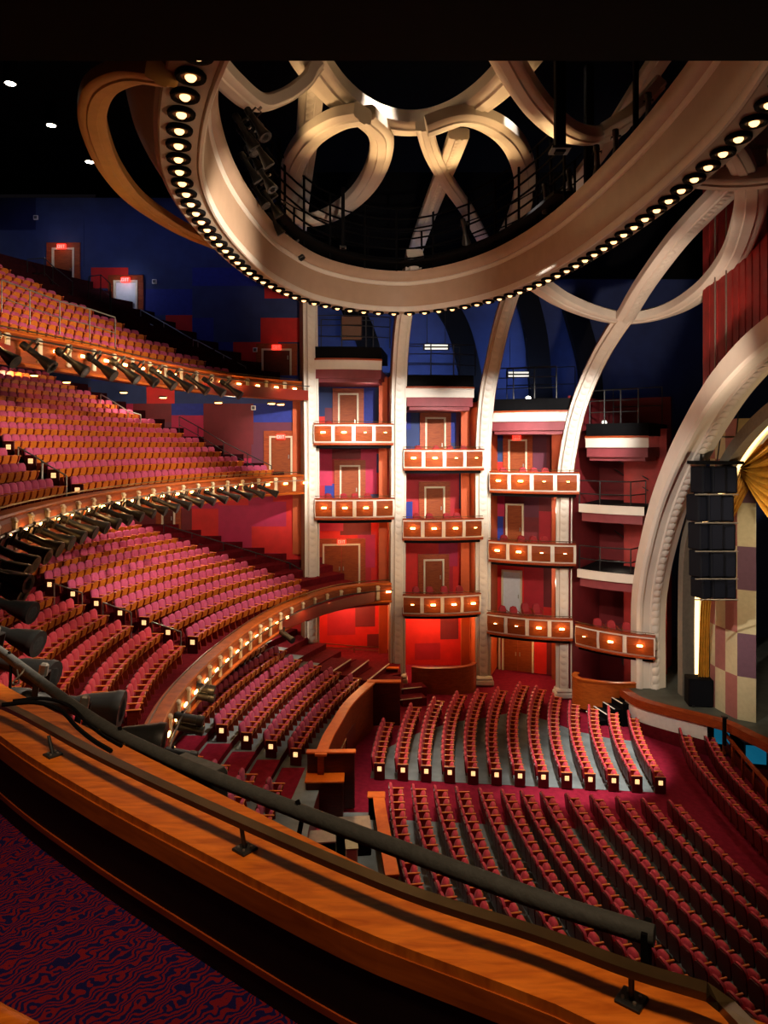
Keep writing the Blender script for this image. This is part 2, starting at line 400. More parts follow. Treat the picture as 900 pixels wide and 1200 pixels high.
# red plank wall over the arch
mb = MB(); k = 0
for a, b in zip(apath, apath[1:]):
    if a.y > 31.6 or a.y < 15: continue
    x = 13.75; vs = [(x, a.y, a.z-.2), (x, b.y, b.z-.2), (x, b.y, 17), (x, a.y, 17)]
    e = .03*(k % 2); k += 1
    mb.add([(v[0]-e, v[1], v[2]) for v in vs]+[(x+.15, v[1], v[2]) for v in vs], [(0, 1, 2, 3), (7, 6, 5, 4), (0, 1, 5, 4), (1, 2, 6, 5), (2, 3, 7, 6), (3, 0, 4, 7)])
struct(mb.build('wall_right', 'redwall'))
for i, (px, py) in enumerate(((838, 400), (851, 400))):
    d = 13.55/((px-450)/F); p = V((13.55, d, 3.5)); mb = MB(); mb.tube([p+V((0, 0, -2)), p+V((0, 0, 9))], .035, 6); mb.box(p+V((0, 0, -.2 if i else -1.4)), (.12, .12, .25))
    o = mb.build('cable_conduit', 'steel'); tag(o, ['thin steel conduit down the red plank wall, nearer the blue void', 'thin steel conduit down the red plank wall, nearer the stage'][i], 'conduit')
# stage
mb = MB(); E = crom([(11.9, 36.3), (12.2, 34.9), (13.1, 33.8), (14.1, 32.9), (14.8, 32.2), (15.15, 31.7), (15.45, 30.7), (15.75, 29.6), (16.0, 27), (16.1, 22), (15.9, 17)], 4)
E = [(p.x, p.y) for p in [V((q[0], q[1], 0)) for q in E]]
poly = [(x, y) for x, y in E]+[(30, 17), (30, 46), (13.7, 46), (13.7, 37.4)]
mb.prism(poly, -12.6, -12.2); struct(mb.build('floor.007', 'stage'))
root = thing('trim_3', 'red wood stage edge with pale panels below', 'stage edge', (E[0][0], E[0][1], -13.9), kind='structure')
pts = [V((x, y, -12.2)) for x, y in reversed(E)]
def outl(i, p, t): return V((-t.y, t.x, 0))
mb = MB(); mb.sweep(pts, [(-.35, -.02), (.12, -.02), (.12, .34), (.04, .38), (-.1, .38), (-.1, .1), (-.35, .1)], lambda i, p, t: V((-t.y, t.x, 0)))
mb.build('edge_band', 'panelwood', root)
fr = [p for p in pts if p.y > 32.4]
mb = MB(); mb.sweep(fr, [(-.06, .38), (0, .38), (0, 1.05), (-.06, 1.05)], lambda i, p, t: V((-t.y, t.x, 0))); mb.build('front_panel', 'white', root); mb = MB(); mb.sweep(fr, [(-.08, 1.05), (-.01, 1.05), (-.01, 1.75), (-.08, 1.75)], lambda i, p, t: V((-t.y, t.x, 0))); mb.build('base_panel', 'carpetdark', root)
# pit
mb = MB(); mb.prism([(16.6, 20), (22, 20), (22, 33), (16.6, 33)], -15.4, -15.2); struct(mb.build('floor.008', 'black'))
# ---------------------------------------------------------------- box tiers between the columns
class Bay:
    def __init__(s, a, b, depth=3.3):
        s.a, s.b = a, b; d = b-a; s.W = d.length; s.u = V((d.x, d.y, 0)).normalized(); s.n = V((-s.u.y, s.u.x, 0)); s.depth = depth
    def p(s, x, d, z): return V((s.a.x, s.a.y, 0))+s.u*x+s.n*d+V((0, 0, z))   # along, back, level
    def box(s, mb, x, d, z, size, m=0): mb.box(s.p(x, d, z), size, m=m, R=Matrix((s.u, s.n, V((0, 0, 1)))).transposed())
    def along(s, px, d):   # where a sight line meets the plane a distance d behind the columns
        k = (px-450)/F; q = s.p(0, d, 0); x = (k*q.y-q.x)/(s.u.x-k*s.u.y); return x
BAYS = [Bay(D1, D2), Bay(D2, D3), Bay(D3, D4), Bay(D4, DA, 4.2)]
def zat(b, px, py, d):
    x = b.along(px, d); return -(py-CY)/F*b.p(x, d, 0).y
def door(n, b, x, z0, w, h, label, leaf='doorwood', leaves=1, surround='panelwood', handle='steel'):
    """door in a bay's rear wall (its face at depth b.depth)"""
    d = b.depth; root = thing('door_%d' % n, None, None, b.p(x, d, z0), kind='structure'); root['label'] = label
    mb = MB(); t = .1
    for s in (-1, 1): b.box(mb, x+s*(w/2+t/2), d-.06, z0+h/2, (t, .2, h))
    b.box(mb, x, d-.06, z0+h+t/2, (w+2*t, .2, t)); mb.build('door_frame', 'frame', root)
    mb = MB()
    if surround:
        for s in (-1, 1): b.box(mb, x+s*(w/2+t+.16), d-.04, z0+h/2+.2, (.32, .14, h+.4))
        b.box(mb, x, d-.04, z0+h+t+.15, (w+2*t, .14, .3)); mb.build('door_surround', surround, root)
    for i in range(leaves):
        lw = w/leaves; lx = x-w/2+lw*(i+.5); mb = MB(); b.box(mb, lx, d-.03, z0+h/2, (lw-.02, .06, h-.01)); o = mb.build('door_leaf', leaf, root)
        mb = MB(); hx = lx+(lw/2-.12)*(1 if leaves == 1 or i == 0 else -1); b.box(mb, hx, d-.1, z0+1.02, (.05, .06, .22)); b.box(mb, hx, d-.07, z0+1.02, (.02, .05, .05)); mb.build('door_handle', handle, o)
    return root
DN = [0]
def nd(): DN[0] += 1; return DN[0]
def exit_sign(p, label, u=V((1, 0, 0))):
    root = thing('exit_sign', label, 'exit sign', p, group=None)
    R = Matrix((u, V((-u.y, u.x, 0)), V((0, 0, 1)))).transposed()
    mb = MB(); mb.box(p, (.5, .1, .28), R=R, bev=.02); mb.build('sign_body', 'exit', root)
    mb = MB(); q = p-V((-u.y, u.x, 0))*.06; L = {'E': ['###', '#..', '##.', '#..', '###'], 'X': ['#.#', '#.#', '.#.', '#.#', '#.#'], 'I': ['.#.', '.#.', '.#.', '.#.', '.#.'], 'T': ['###', '.#.', '.#.', '.#.', '.#.']}
    for i, ch in enumerate('EXIT'):
        for r, row in enumerate(L[ch]):
            for c, k in enumerate(row):
                if k == '#': mb.box(q+u*(-.2+i*.108+c*.03)+V((0, 0, .075-r*.036)), (.031, .02, .037), R=R)
    mb.build('sign_lettering', 'white', root); return root
REDS = ['red', 'crimson', 'magenta', 'maroon', 'blue', 'navy', 'plum']
# rear walls level by level: (bay, z bottom, z top, base tone, panels as fractions of width and height)
R0, CR, MG, MR, BL, NV, PL, JB, WD = range(9)
WALLS = [
 (0, -13.2, -8.6, R0, [(.2, .55, .4, .8, CR), (.55, .8, .5, 1, MR), (.7, .9, 0, .4, MR), (0, .2, .6, 1, R0)]),
 (0, -8.4, -4.2, R0, [(.1, .4, .78, .93, MG), (.36, .75, .72, 1, MR), (.58, .8, .25, .72, MG), (.6, .75, 0, .25, CR), (.8, .92, .3, 1, R0)]),
 (0, -4.0, -.2, CR, [(0, .26, .42, 1, MG), (.17, .3, 0, .45, BL), (.26, .62, .84, 1, MR), (.62, .82, .3, 1, MG), (.82, .94, .62, .92, NV), (.82, .94, .3, .62, R0), (.64, .94, 0, .28, NV)]),
 (0, .1, 4.4, NV, [(0, .17, 0, .38, R0), (.17, .3, 0, .5, PL), (.3, .62, .72, 1, BL), (.62, .8, .2, .8, BL), (.66, .94, 0, .16, R0)]),
 (1, -13.4, -9.4, R0, [(.22, .62, .35, .75, R0), (.22, .62, .75, 1, MR), (.62, .85, .4, 1, MR), (.3, .62, .1, .35, CR)]),
 (1, -9.2, -5.1, R0, [(0, .18, .28, .58, MR), (.6, .84, .45, 1, MG), (.26, .6, .8, 1, CR), (.62, .78, 0, .45, CR)]),
 (1, -5.0, -1.2, CR, [(.12, .27, 0, .42, BL), (.25, .6, .82, 1, MG), (.6, .86, .3, 1, CR), (.86, .95, .3, 1, NV), (.8, .95, 0, .3, R0)]),
 (1, -1.0, 2.9, NV, [(0, .1, .5, 1, R0), (.1, .25, .5, 1, BL), (.25, .6, .78, 1, MR), (.62, .82, .3, 1, BL), (.6, .74, .05, .42, MR), (.82, .95, 0, 1, PL)]),
 (2, -13.6, -10.6, R0, [(.7, .94, 0, 1, MR)]),
 (2, -10.4, -6.4, R0, [(.4, .66, .1, 1, CR), (.66, .94, .2, 1, MR), (.5, .7, .3, .7, MR)]),
 (2, -6.2, -2.4, MR, [(0, .14, .5, 1, MG), (0, .12, .1, .5, BL), (.4, .6, .5, 1, PL), (.6, .94, 0, .6, CR)]),
 (2, -2.3, 1.4, NV, [(0, .2, 0, .35, R0), (0, .24, .7, 1, BL), (.5, .7, .2, 1, PL), (.7, .94, 0, 1, MR)])]
for n in range(3):
    b = BAYS[n]; mb = MB()
    for bn, z0, z1, base, pan in WALLS:
        if bn != n: continue
        b.box(mb, b.W/2, b.depth+.1, (z0+z1)/2, (b.W, .16, z1-z0), base)
        for x0, x1, a0, a1, m in pan: b.box(mb, b.W*(x0+x1)/2, b.depth+.02, z0+(z1-z0)*(a0+a1)/2, (b.W*(x1-x0), .03+.008*(m % 3), (z1-z0)*(a1-a0)), m)
    # returns at both sides: orange jambs behind the columns
    top = (4.0, 2.5, 1.2)[n]
    for x in (.12, b.W-.2): b.box(mb, x, b.depth/2+.2, (top-13.4)/2, (.14, b.depth-.2, top+13.4), JB)
    b.box(mb, b.W-.62, 1.9, (top-13.4)/2, (.5, .12, top+13.4), JB)
    struct(mb.build('wall_far.%03d' % (n+1), REDS+['orange']))
def arcpath(b, x0, x1, d0, sag, z, n=10):
    return [b.p(x0+(x1-x0)*i/n, d0-sag*(1-((2*i/n)-1)**2), z) for i in range(n+1)]
def side_box(i, p, t): return V((t.y, -t.x, 0))
def opera_box(n, x0, x1, d0, zt, label, npan=4, lit=(1, 1, 1, 1), rail=True, group='opera boxes between the columns'):
    """balcony box: slab, curved front with framed wood panels, each with its lamp, top rail"""
    b = BAYS[n]; sag = .32; root = thing('opera_box', label, 'theatre box', b.p((x0+x1)/2, d0, zt-1.15), group=group)
    path = arcpath(b, x0, x1, d0, sag, zt)
    # the outline of the floor, running on to the rear wall
    pl = [(q.x, q.y) for q in path]+[tuple(b.p(min(x1, b.W-.2), b.depth-.05, 0)[:2]), tuple(b.p(max(x0, .2), b.depth-.05, 0)[:2])]
    mb = MB(); mb.prism(pl, zt-1.2, zt-.8); mb.build('floor_slab', 'soffitmauve', root)
    mb = MB(); mb.prism([(x, y) for x, y in [(V((q[0], q[1], 0)).lerp(b.p(b.W/2, b.depth/2, 0), .06)[:2]) for q in pl]], zt-1.36, zt-1.21); mb.build('soffit_step', 'black', root)
    mb = MB(); mb.sweep(path, [(-.12, -1.2), (.0, -1.2), (.04, -1.17), (.04, -1.1), (0, -1.07), (-.12, -1.07)], side_box); mb.build('bottom_moulding', 'panelwood', root)
    mb = MB(); mb.sweep(path, [(-.12, -1.07), (.0, -1.07), (.06, -1.0), (.1, -.55), (.06, -.14), (0, -.06), (-.12, -.06)], side_box); mb.build('front', 'cream', root)
    mb = MB(); mb.sweep(path, [(-.22, -.06), (.08, -.06), (.1, -.03), (.08, 0), (-.22, 0)], side_box); mb.build('cap', 'panelwood', root)
    if rail: mb = MB(); mb.tube([q+V((0, .1, .1)) for q in path], .02, 6); [mb.tube([path[i]+V((0, .1, -.01)), path[i]+V((0, .1, .1))], .015, 5) for i in (1, 5, 9)]; mb.build('handrail', 'brass', root)
    L = length(path); ps = resample(path, L/160.0); w = L/npan
    for i in range(npan):
        s0, s1 = int(160*(i/npan+.018)), int(160*((i+1)/npan-.018))
        seg = [ps[min(j, len(ps)-1)][0] for j in range(s0, s1+1, 3)]
        mb = MB(); mb.sweep(seg, [(.03, -.98), (.08, -.98), (.15, -.52), (.11, -.15), (.03, -.15)], side_box); pn = mb.build('front_panel', 'doorwood', root)
        mid = ps[int(160*(i+.5)/npan)]; o = mid[0]; t = mid[1]; w2 = V((t.y, -t.x, 0)).normalized(); R = Matrix((t, -w2, V((0, 0, 1)))).transposed()
        mb = MB(); mb.box(o+w2*.2+V((0, 0, -.55)), (.1, .1, .06), R=R); mb.build('lamp_bracket', 'brass', pn)
        mb = MB(); mb.box(o+w2*.25+V((0, 0, -.5)), (.26, .05, .09) if lit[i] else (.16, .04, .035), R=R, bev=.015); mb.build('lamp', 'lamp', pn)
        if lit[i]: GLOWS.append((o+w2*.5+V((0, 0, -.48)), 15))
    return root
GLOWS = []
BOXES = [
 (0, 368, 461, 496, 'top box of the first tier, blue panels behind'), (0, 369, 462, 584, 'middle box of the first tier, magenta wall behind'),
 (1, 473, 567, 526, 'top box of the second tier, dark blue wall behind'), (1, 472, 566, 608, 'middle box of the second tier, pink and red wall behind'), (1, 472, 563, 697, 'lowest box of the second tier, bright red wall behind'),
 (2, 574, 679, 553, 'top box of the third tier, plum wall behind'), (2, 573, 675, 636, 'middle box of the third tier, half open pale door behind'), (2, 571, 671, 723, 'lowest box of the third tier, above the double doors'),
 (3, 675, 768, 740, 'box nearest the stage, over the wood podium')]
LIT = [(1, 1, 0, 0), (1, 1, 1, 0), (1, 1, 0, 0), (1, 1, 1, 0), (0, 1, 1, 1), (1, 1, 0, 0), (1, 1, 0, 0), (0, 0, 1, 1), (0, 1, 1)]
box_at = []
for (n, p0, p1, py, lab), lit in zip(BOXES, LIT):
    b = BAYS[n]; d0 = -.55; x0, x1 = b.along(p0, d0), b.along(p1, d0); zt = zat(b, (p0+p1)/2, py, d0-.3)
    opera_box(n, x0, x1, d0, zt, 'opera box with lit panels, '+lab, 3 if n == 3 else 4, lit); box_at.append((n, x0, x1, d0, zt))
# cornice on top of each tier, with a railed technical platform above
PLATZ = []
def cornice(n, p0, p1, py, lab):
    b = BAYS[n]; d0 = -.1; x0, x1 = b.along(p0, d0), b.along(p1, d0); z = zat(b, (p0+p1)/2, py, d0-.25)
    root = thing('trim_%d' % (4+n), lab, None, b.p((x0+x1)/2, d0, z), kind='structure'); path = arcpath(b, x0, x1, d0, .25, z)
    pl = [(q.x, q.y) for q in path]+[tuple(b.p(b.W-.2, b.depth, 0)[:2]), tuple(b.p(.2, b.depth, 0)[:2])]
    mb = MB(); mb.sweep(path, [(-.2, -.5), (.06, -.5), (.06, -.06), (.1, -.04), (.1, 0), (-.2, 0)], side_box); mb.build('cornice_band', 'cream', root)
    mb = MB(); mb.sweep(path, [(-.3, .0), (.12, .0), (.12, .1), (-.3, .1)], side_box); mb.build('cornice_cap', 'panelwood', root)
    mb = MB(); mb.prism([V((q[0], q[1], 0)).lerp(b.p(b.W/2, b.depth/2, 0), .02)[:2] for q in pl], z-1.0, z-.5); mb.prism([V((q[0], q[1], 0)).lerp(b.p(b.W/2, b.depth/2, 0), .1)[:2] for q in pl], z-1.2, z-1.0); mb.build('soffit', 'soffitmauve', root)
    mb = MB(); mb.prism(pl, z+.1, z+.75); mb.build('platform', 'black', root)
    PLATZ.append((b, x0, x1, z+.75))
cornice(0, 369, 447, 422, 'cream cornice capping the first box tier'); cornice(1, 476, 555, 455, 'cream cornice capping the second box tier')
cornice(2, 575, 673, 483, 'cream cornice capping the third box tier'); cornice(3, 687, 760, 513, 'cream cornice capping the fourth bay')
for (b, x0, x1, z), lab in zip(PLATZ, ('first', 'second', 'third', 'fourth')):
    root = thing('guardrail', 'black steel guardrail on the technical platform above the %s tier' % lab, 'guardrail', b.p(x0+.2, .1, z))
    xs = [x0+.1+(b.W-.5-x0)*i/3 for i in range(4)]; fr = [b.p(x, .15-.25*(1-((x-x0)/(x1-x0)*2-1)**2), z) for x in xs]
    for q in fr: mb = MB(); mb.tube([q, q+V((0, 0, 1.75))], .035, 6); mb.build('post', 'blackmetal', root)
    for h in (.6, 1.2, 1.75): mb = MB(); mb.tube([q+V((0, 0, h)) for q in fr], .03, 6); mb.build('rail', 'blackmetal', root)
    mb = MB(); back = [b.p(x0+.4, 2.8, z), b.p(x1-.2, 2.8, z)]
    for q in back: mb.tube([q, q+V((0, 0, 2.0))], .03, 6)
    for h in (1, 2): mb.tube([q+V((0, 0, h)) for q in back], .03, 6)
    mb.build('rear_rail', 'blackmetal', root)
# doors in the tiers
def bdoor(n, p0, p1, ptop, zfl, label, **k):
    b = BAYS[n]; d = b.depth; x0, x1 = b.along(p0, d), b.along(p1, d); zt = zat(b, (p0+p1)/2, ptop, d)
    return door(nd(), b, (x0+x1)/2, zfl, x1-x0-.2, min(zt-zfl-.1, 2.9), label, **k)
fl = [q[4]-.8 for q in box_at]
bdoor(0, 396, 420, 461, fl[0], 'wood door in the top box of the first tier'); bdoor(0, 398, 422, 545, fl[1], 'wood door in the middle box of the first tier')
bdoor(0, 378, 422, 637, -8.38, 'wood double door with pale frame at the end of the lower balcony', leaves=2)
bdoor(1, 498, 522, 489, fl[2], 'wood door in the top box of the second tier'); bdoor(1, 497, 521, 570, fl[3], 'wood door in the middle box of the second tier'); bdoor(1, 496, 520, 655, fl[4], 'wood door in the lowest box of the second tier')
bdoor(2, 596, 618, 515, fl[5], 'wood door in the top box of the third tier'); bdoor(2, 593, 614, 590, fl[6], 'wood door with pale frame in the middle box of the third tier', surround=None)
bdoor(2, 588, 612, 668, fl[7], 'pale half open door in the lowest box of the third tier', surround=None, leaf='doorwhite')
b = BAYS[2]; x = b.along(577, b.depth); door(nd(), b, x, -13.55, .8, 2.25, 'single wood door leaf beside the ground level double door', surround=None)
x = b.along(607, b.depth); door(nd(), b, x, -13.55, 1.7, 2.25, 'wood double door with pale frame at orchestra level', leaves=2, surround=None)
b = BAYS[2]; exit_sign(b.p(b.along(608, b.depth), b.depth-.15, -11.0), 'red exit sign over the orchestra level double door', b.u)
b = BAYS[0]; exit_sign(b.p(b.along(400, b.depth), b.depth-.2, -5.75), 'red exit sign over the double door of the lower balcony end', b.u)
b = BAYS[2]; exit_sign(b.p(b.along(606, b.depth), b.depth-.2, zat(b, 606, 513, b.depth)), 'dim red exit sign over the door of the third tier top box', b.u)
# chairs in the boxes
def box_chair(label, loc, rz, group=None):
    root = thing('box_chair', label, 'chair', loc, rz, group)
    L = dict(parent=root, local=True)
    mb = MB(); mb.box((0, 0, .44), (.48, .48, .1), bev=.035); mb.build('seat', 'chairred', root, True, True)
    o = [(-.22, .5), (.22, .5), (.23, .8), (.17, .95), (0, 1.0), (-.17, .95), (-.23, .8)]
    mb = MB(); k = len(o); f = lambda y, z, e: (-.2-.2*(z-.45)+e, y, z)
    mb.add([f(y, z, 0) for y, z in o]+[f(y*.9, z-.01, .06) for y, z in o]+[f(y, z, -.04) for y, z in o], [tuple(range(k, 2*k)), tuple(range(3*k-1, 2*k-1, -1))]+[(i, (i+1) % k, k+(i+1) % k, k+i) for i in range(k)]+[(2*k+i, 2*k+(i+1) % k, (i+1) % k, i) for i in range(k)])
    mb.build('backrest', 'chairred', root, False, True)
    for sx in (-1, 1):
        for sy in (-1, 1): mb = MB(); mb.tube([(sx*.2, sy*.21, .42), (sx*.22, sy*.22, 0)], .022, 6); mb.build('leg', 'panelwood', root, False, True)
    for sy in (-1, 1): mb = MB(); mb.tube([(-.26, sy*.25, .72), (.1, sy*.27, .66), (.2, sy*.26, .6), (.2, sy*.25, .42)], .022, 6); mb.build('armrest', 'panelwood', root, False, True)
    return root
proto = None
names = ['top box of the first tier', 'middle box of the first tier', 'top box of the second tier', 'middle box of the second tier', 'lowest box of the second tier', 'top box of the third tier', 'middle box of the third tier', 'lowest box of the third tier', 'box over the wood podium']
CH = {0: (389,), 1: (388, 406, 419, 434), 2: (493, 514, 530, 546), 3: (491, 506, 526, 538), 4: (490, 506, 523, 541), 5: (592, 615, 628, 641), 6: (593, 613, 627, 640), 7: (591, 604, 617, 630), 8: (702, 718, 736, 748)}
for i, pxs in CH.items():
    n, x0, x1, d0, zt = box_at[i]; b = BAYS[n]
    for j, px in enumerate(pxs):
        d = .35; 
        if i == 7 and j > 1: d = 1.5
        if i == 8 and j == 3: d = 1.4
        x = b.along(px, d); p = b.p(x, d, zt-.8); f = V((12, 22, 0))-p; rz = math.atan2(f.y, f.x)
        lab = 'red chair, %s%s, in the %s' % (('' if len(pxs) == 1 else ORD[j]+' from the column'), ', set back' if d > 1 else '', names[i])
        if len(pxs) == 1: lab = 'single red upholstered chair in the '+names[i]
        if proto is None: box_chair(lab, p, rz, 'loose chairs in the opera boxes'); proto = tree([o for o in C.objects if o.name == 'box_chair'][0])
        else: c = copy_tree(proto); c.location = p; c.rotation_euler = (0, 0, rz); c['label'] = lab
# fourth bay: dark recess with two railed platforms, podium below
b = BAYS[3]; mb = MB()
b.box(mb, b.W/2, b.depth+.1, -5.5, (b.W, .2, 16.4)); b.box(mb, .3, b.depth/2, -5.5, (.14, b.depth, 16.4)); b.box(mb, b.W-.1, 3.4, -6.4, (.2, 1.6, 14.6), 1)
b.box(mb, b.W*.8, 2.6, -6.4, (b.W*.52, .12, 14.6), 1)
struct(mb.build('wall_far.004', ['maroon', 'redwall']))
for k, (py, lab) in enumerate(((593, 'upper'), (672, 'lower'))):
    d0 = -.1; p0, p1 = (679, 755) if k == 0 else (677, 752); x0, x1 = b.along(p0, d0), b.along(p1, d0); z = zat(b, 716, py, -.3)
    root = thing('platform_deck', '%s dark technical platform with cream edge in the fourth bay' % lab, 'platform', b.p((x0+x1)/2, 0, z-.9)); path = arcpath(b, x0, x1, d0, .2, z)
    pl = [(q.x, q.y) for q in path]+[tuple(b.p(b.W-.3, 2.5, 0)[:2]), tuple(b.p(b.W*.53, 2.5, 0)[:2]), tuple(b.p(b.W*.51, 4.05, 0)[:2]), tuple(b.p(.5, 4.05, 0)[:2])]
    mb = MB(); mb.prism(pl, z-.4, z); mb.build('deck', 'black', root)
    mb = MB(); mb.sweep(path, [(-.1, -.42), (.06, -.42), (.06, .02), (-.1, .02)], side_box); mb.build('edge_band', 'cream', root)
    mb = MB(); mb.prism([V((q[0], q[1], 0)).lerp(b.p(b.W/2, b.depth/2, 0), .06)[:2] for q in pl], z-.9, z-.4); mb.build('soffit', 'soffitmauve', root)
    root = thing('guardrail', 'black tubular guardrail on the %s platform of the fourth bay' % lab, 'guardrail', b.p(x0, 0, z))
    pts = [b.p(.8, .2, z), b.p(b.W*.45, .05, z), b.p(b.W*.8, .3, z), b.p(b.W*.85, 2.0, z)]
    for q in pts: mb = MB(); mb.tube([q, q+V((0, 0, 1.25))], .035, 6); mb.build('post', 'blackmetal', root)
    for h in (.55, 1.25): mb = MB(); mb.tube([q+V((0, 0, h)) for q in pts], .035, 6); mb.build('rail', 'blackmetal', root)
    mb = MB(); q0, q1 = b.p(b.W*.35, 3.4, z+2.4), b.p(b.W*.85, 2.4, z+1.3); mb.tube([q0, q1], .035, 6); mb.tube([q0-V((0, 0, .6)), q1-V((0, 0, .6))], .03, 6); mb.build('stair_rail', 'blackmetal', root)
    p = b.p(b.along(694 if k == 0 else 690, b.depth-.5), b.depth-.45, z+.75); root = thing('wall_box', 'pale connection box on the rear wall of the %s platform' % lab, 'connection box', p)
    mb = MB(); b_ = p; mb.box(p, (.5, .16, .6), bev=.03); mb.build('casing', 'steel', root); mb = MB(); [mb.box(p+V((0, -.09, dz)), (.4, .03, .06)) for dz in (-.18, 0, .18)]; mb.build('slot_row', 'black', root)
# ---------------------------------------------------------------- balcony parapets
def parapet(name, label, path, step, lit, first=.5, glow_=True, h=.95):
    root = thing(name, label, 'balcony front', path[len(path)//2]-V((0, 0, h)), kind=None)
    mb = MB(); mb.sweep(path, [(-.46, -.09), (.04, -.09), (.06, -.05), (.03, 0), (-.44, 0), (-.47, -.04)], outw); mb.build('cap', 'wood', root)
    mb = MB(); mb.sweep(path, [(-.2, -h), (0, -h), (.07, -.55), (.05, -.2), (0, -.09), (-.2, -.09)], outw); mb.build('front', 'doorwood', root)
    mb = MB(); mb.sweep(path, [(-.22, -h-.12), (.08, -h-.12), (.1, -h-.04), (.03, -h), (-.22, -h)], outw); mb.build('bottom_moulding', 'wood', root)
    mb = MB(); mb.sweep(path, [(-.3, .1), (-.26, .1), (-.26, .14), (-.3, .14)], outw); mb.build('cap_rail', 'brass', root)
    for i, (p, t) in enumerate(resample(path, step, first)):
        w = V((t.y, -t.x, 0)).normalized(); R = Matrix((t, -w, V((0, 0, 1)))).transposed()
        mb = MB(); mb.box(p+w*.06+V((0, 0, -.5)), (.2, .12, .78), R=R, bev=.03); mb.box(p+w*.09+V((0, 0, -.2)), (.22, .1, .08), R=R, bev=.02); mb.build('bracket', 'frame', root)
    for i, (p, t) in enumerate(resample(path, step, first+step/2)):
        w = V((t.y, -t.x, 0)).normalized(); R = Matrix((t, -w, V((0, 0, 1)))).transposed()
        mb = MB(); mb.box(p+w*.14+V((0, 0, -.45)), (.26, .05, .09), R=R, bev=.015); mb.build('lamp', 'lamp', root)
        if i % 2 == 0 and p.y > 17: GLOWS.append((p+w*.55+V((0, 0, -.42)), 12))
    return root
mid = crom([(-7.0, 11.8, -1.6), (-8.1, 14.2, -1.6), (-8.67, 16.39, -1.6), (-9.2, 19.4, -1.6), (-9.5, 22.7, -1.6), (-9.5, 26, -1.6), (-9.1, 29.6, -1.6), (-8.2, 33.4, -1.6), (-6.9, 36.8, -1.6), (-5.4, 39.0, -1.6), (-4.35, 39.9, -1.6)], 6)
parapet('balcony_parapet', 'curved middle balcony front with wood cap and a long row of stage lights', mid, 1.3, None)
up = crom([(-12.6, 17.5, 3.49), (-12.0, 19.4, 3.49), (-11.45, 21.34, 3.49), (-10.3, 25.2, 3.49), (-9.75, 28.2, 3.49), (-9.0, 31.7, 3.49), (-7.95, 34.9, 3.49), (-6.4, 37.3, 3.49), (-4.5, 39.6, 3.49)], 6)
parapet('balcony_parapet', 'curved upper balcony front with wood cap and drooping spotlights', up, 1.3, None)
low = crom([(-4.9, 15.6, -7.5), (-5.59, 17.6, -7.5), (-6.0, 19.5, -7.5), (-6.22, 22, -7.5), (-6.12, 25.0, -7.5), (-5.8, 27.9, -7.5), (-5.35, 30.7, -7.5), (-4.6, 33.6, -7.5), (-3.5, 36.3, -7.5), (-2.3, 38.2, -7.5), (-.8, 39.2, -7.5), (.4, 39.6, -7.5)], 6)
parapet('balcony_parapet', 'curved lower balcony front of amber wood sweeping up to the double door', low, 1.15, None)
# slab that carries the end of the lower balcony by the double door
mb = MB(); lp = [p for p in low if p.y > 35.5]; mb.prism([(p.x-.1, p.y-.02) for p in lp]+[(.4, 43.6), (-4.6, 43.6), (-6, 37)], -8.7, -8.4); struct(mb.build('floor.009', 'carpetdark'))
# pipe rails in front of the parapets that carry the lights
def offset(path, n, z): return [p+outw(0, p, (path[min(i+1, len(path)-1)]-path[max(i-1, 0)]).normalized())*n+V((0, 0, z)) for i, p in enumerate(path)]
for path, r0, z, lab in ((mid, .42, -.3, 'middle'), (up, .6, -.3, 'upper'), (low, .32, -.35, 'lower')):
    mb = MB(); mb.tube(offset(path, r0, z), .03, 6); o = mb.build('lighting_pipe', 'steel' if lab == 'middle' else 'blackmetal'); tag(o, 'long thin lighting pipe along the %s balcony front' % lab, 'pipe')
def stage_light(label, loc, d, s=1.0, group=None):
    """profile spotlight: slim tube, flared snout, yoke and clamp; the lamp end points along +X of the root"""
    root = thing('stage_spotlight', label, 'stage light', loc, 0, group)
    mb = MB(); mb.lathe([(-.26*s, .05*s), (-.24*s, .09*s), (-.1*s, .1*s), (-.06*s, .075*s), (.3*s, .075*s), (.36*s, .1*s), (.62*s, .155*s), (.64*s, .165*s), (.7*s, .165*s), (.7*s, .14*s)], (0, 0, -.22*s), (1, 0, 0), 14, pm=[0]*9); mb.build('barrel', 'blackmetal', root, True, True)
    mb = MB(); mb.lathe([(.69*s, .138*s), (.7*s, .1*s)], (0, 0, -.22*s), (1, 0, 0), 14); mb.build('lens', 'mesh', root, True, True)
    mb = MB()
    for y in (-.13*s, .13*s): mb.box((0, y, -.12*s), (.05*s, .012*s, .26*s))
    mb.box((0, 0, .01*s), (.05*s, .27*s, .012*s)); mb.build('yoke', 'blackmetal', root, False, True)
    mb = MB(); mb.box((0, 0, .05*s), (.07*s, .06*s, .12*s), bev=.015); mb.build('clamp', 'steel', root, False, True)
    return root
LP = None
def put_light(label, p, d, group, s=1.0):
    global LP
    if LP is None: stage_light('', (0, 0, 0), None, 1.0, group); LP = tree([o for o in C.objects if o.name == 'stage_spotlight'][0]); c = LP[0]
    else: c = copy_tree(LP)
    c.location = p; c['label'] = label; c['group'] = group; c.scale = (s, s, s)
    d = V(d).normalized(); yaw = math.atan2(d.y, d.x); c.rotation_euler = (0, -math.asin(d.z), yaw); return c
mp = offset(mid, .42, -.36); ml = list(reversed(resample(mp, 1.13, .2)))
for i, (p, t) in enumerate(ml):
    if i < 2 : continue
    if p.y < 9: continue
    put_light('black spotlight on the middle balcony pipe, %s from first column' % ordw(i-1), p, (1, -.02, -.42), 'spotlights along the middle balcony', 1.18)
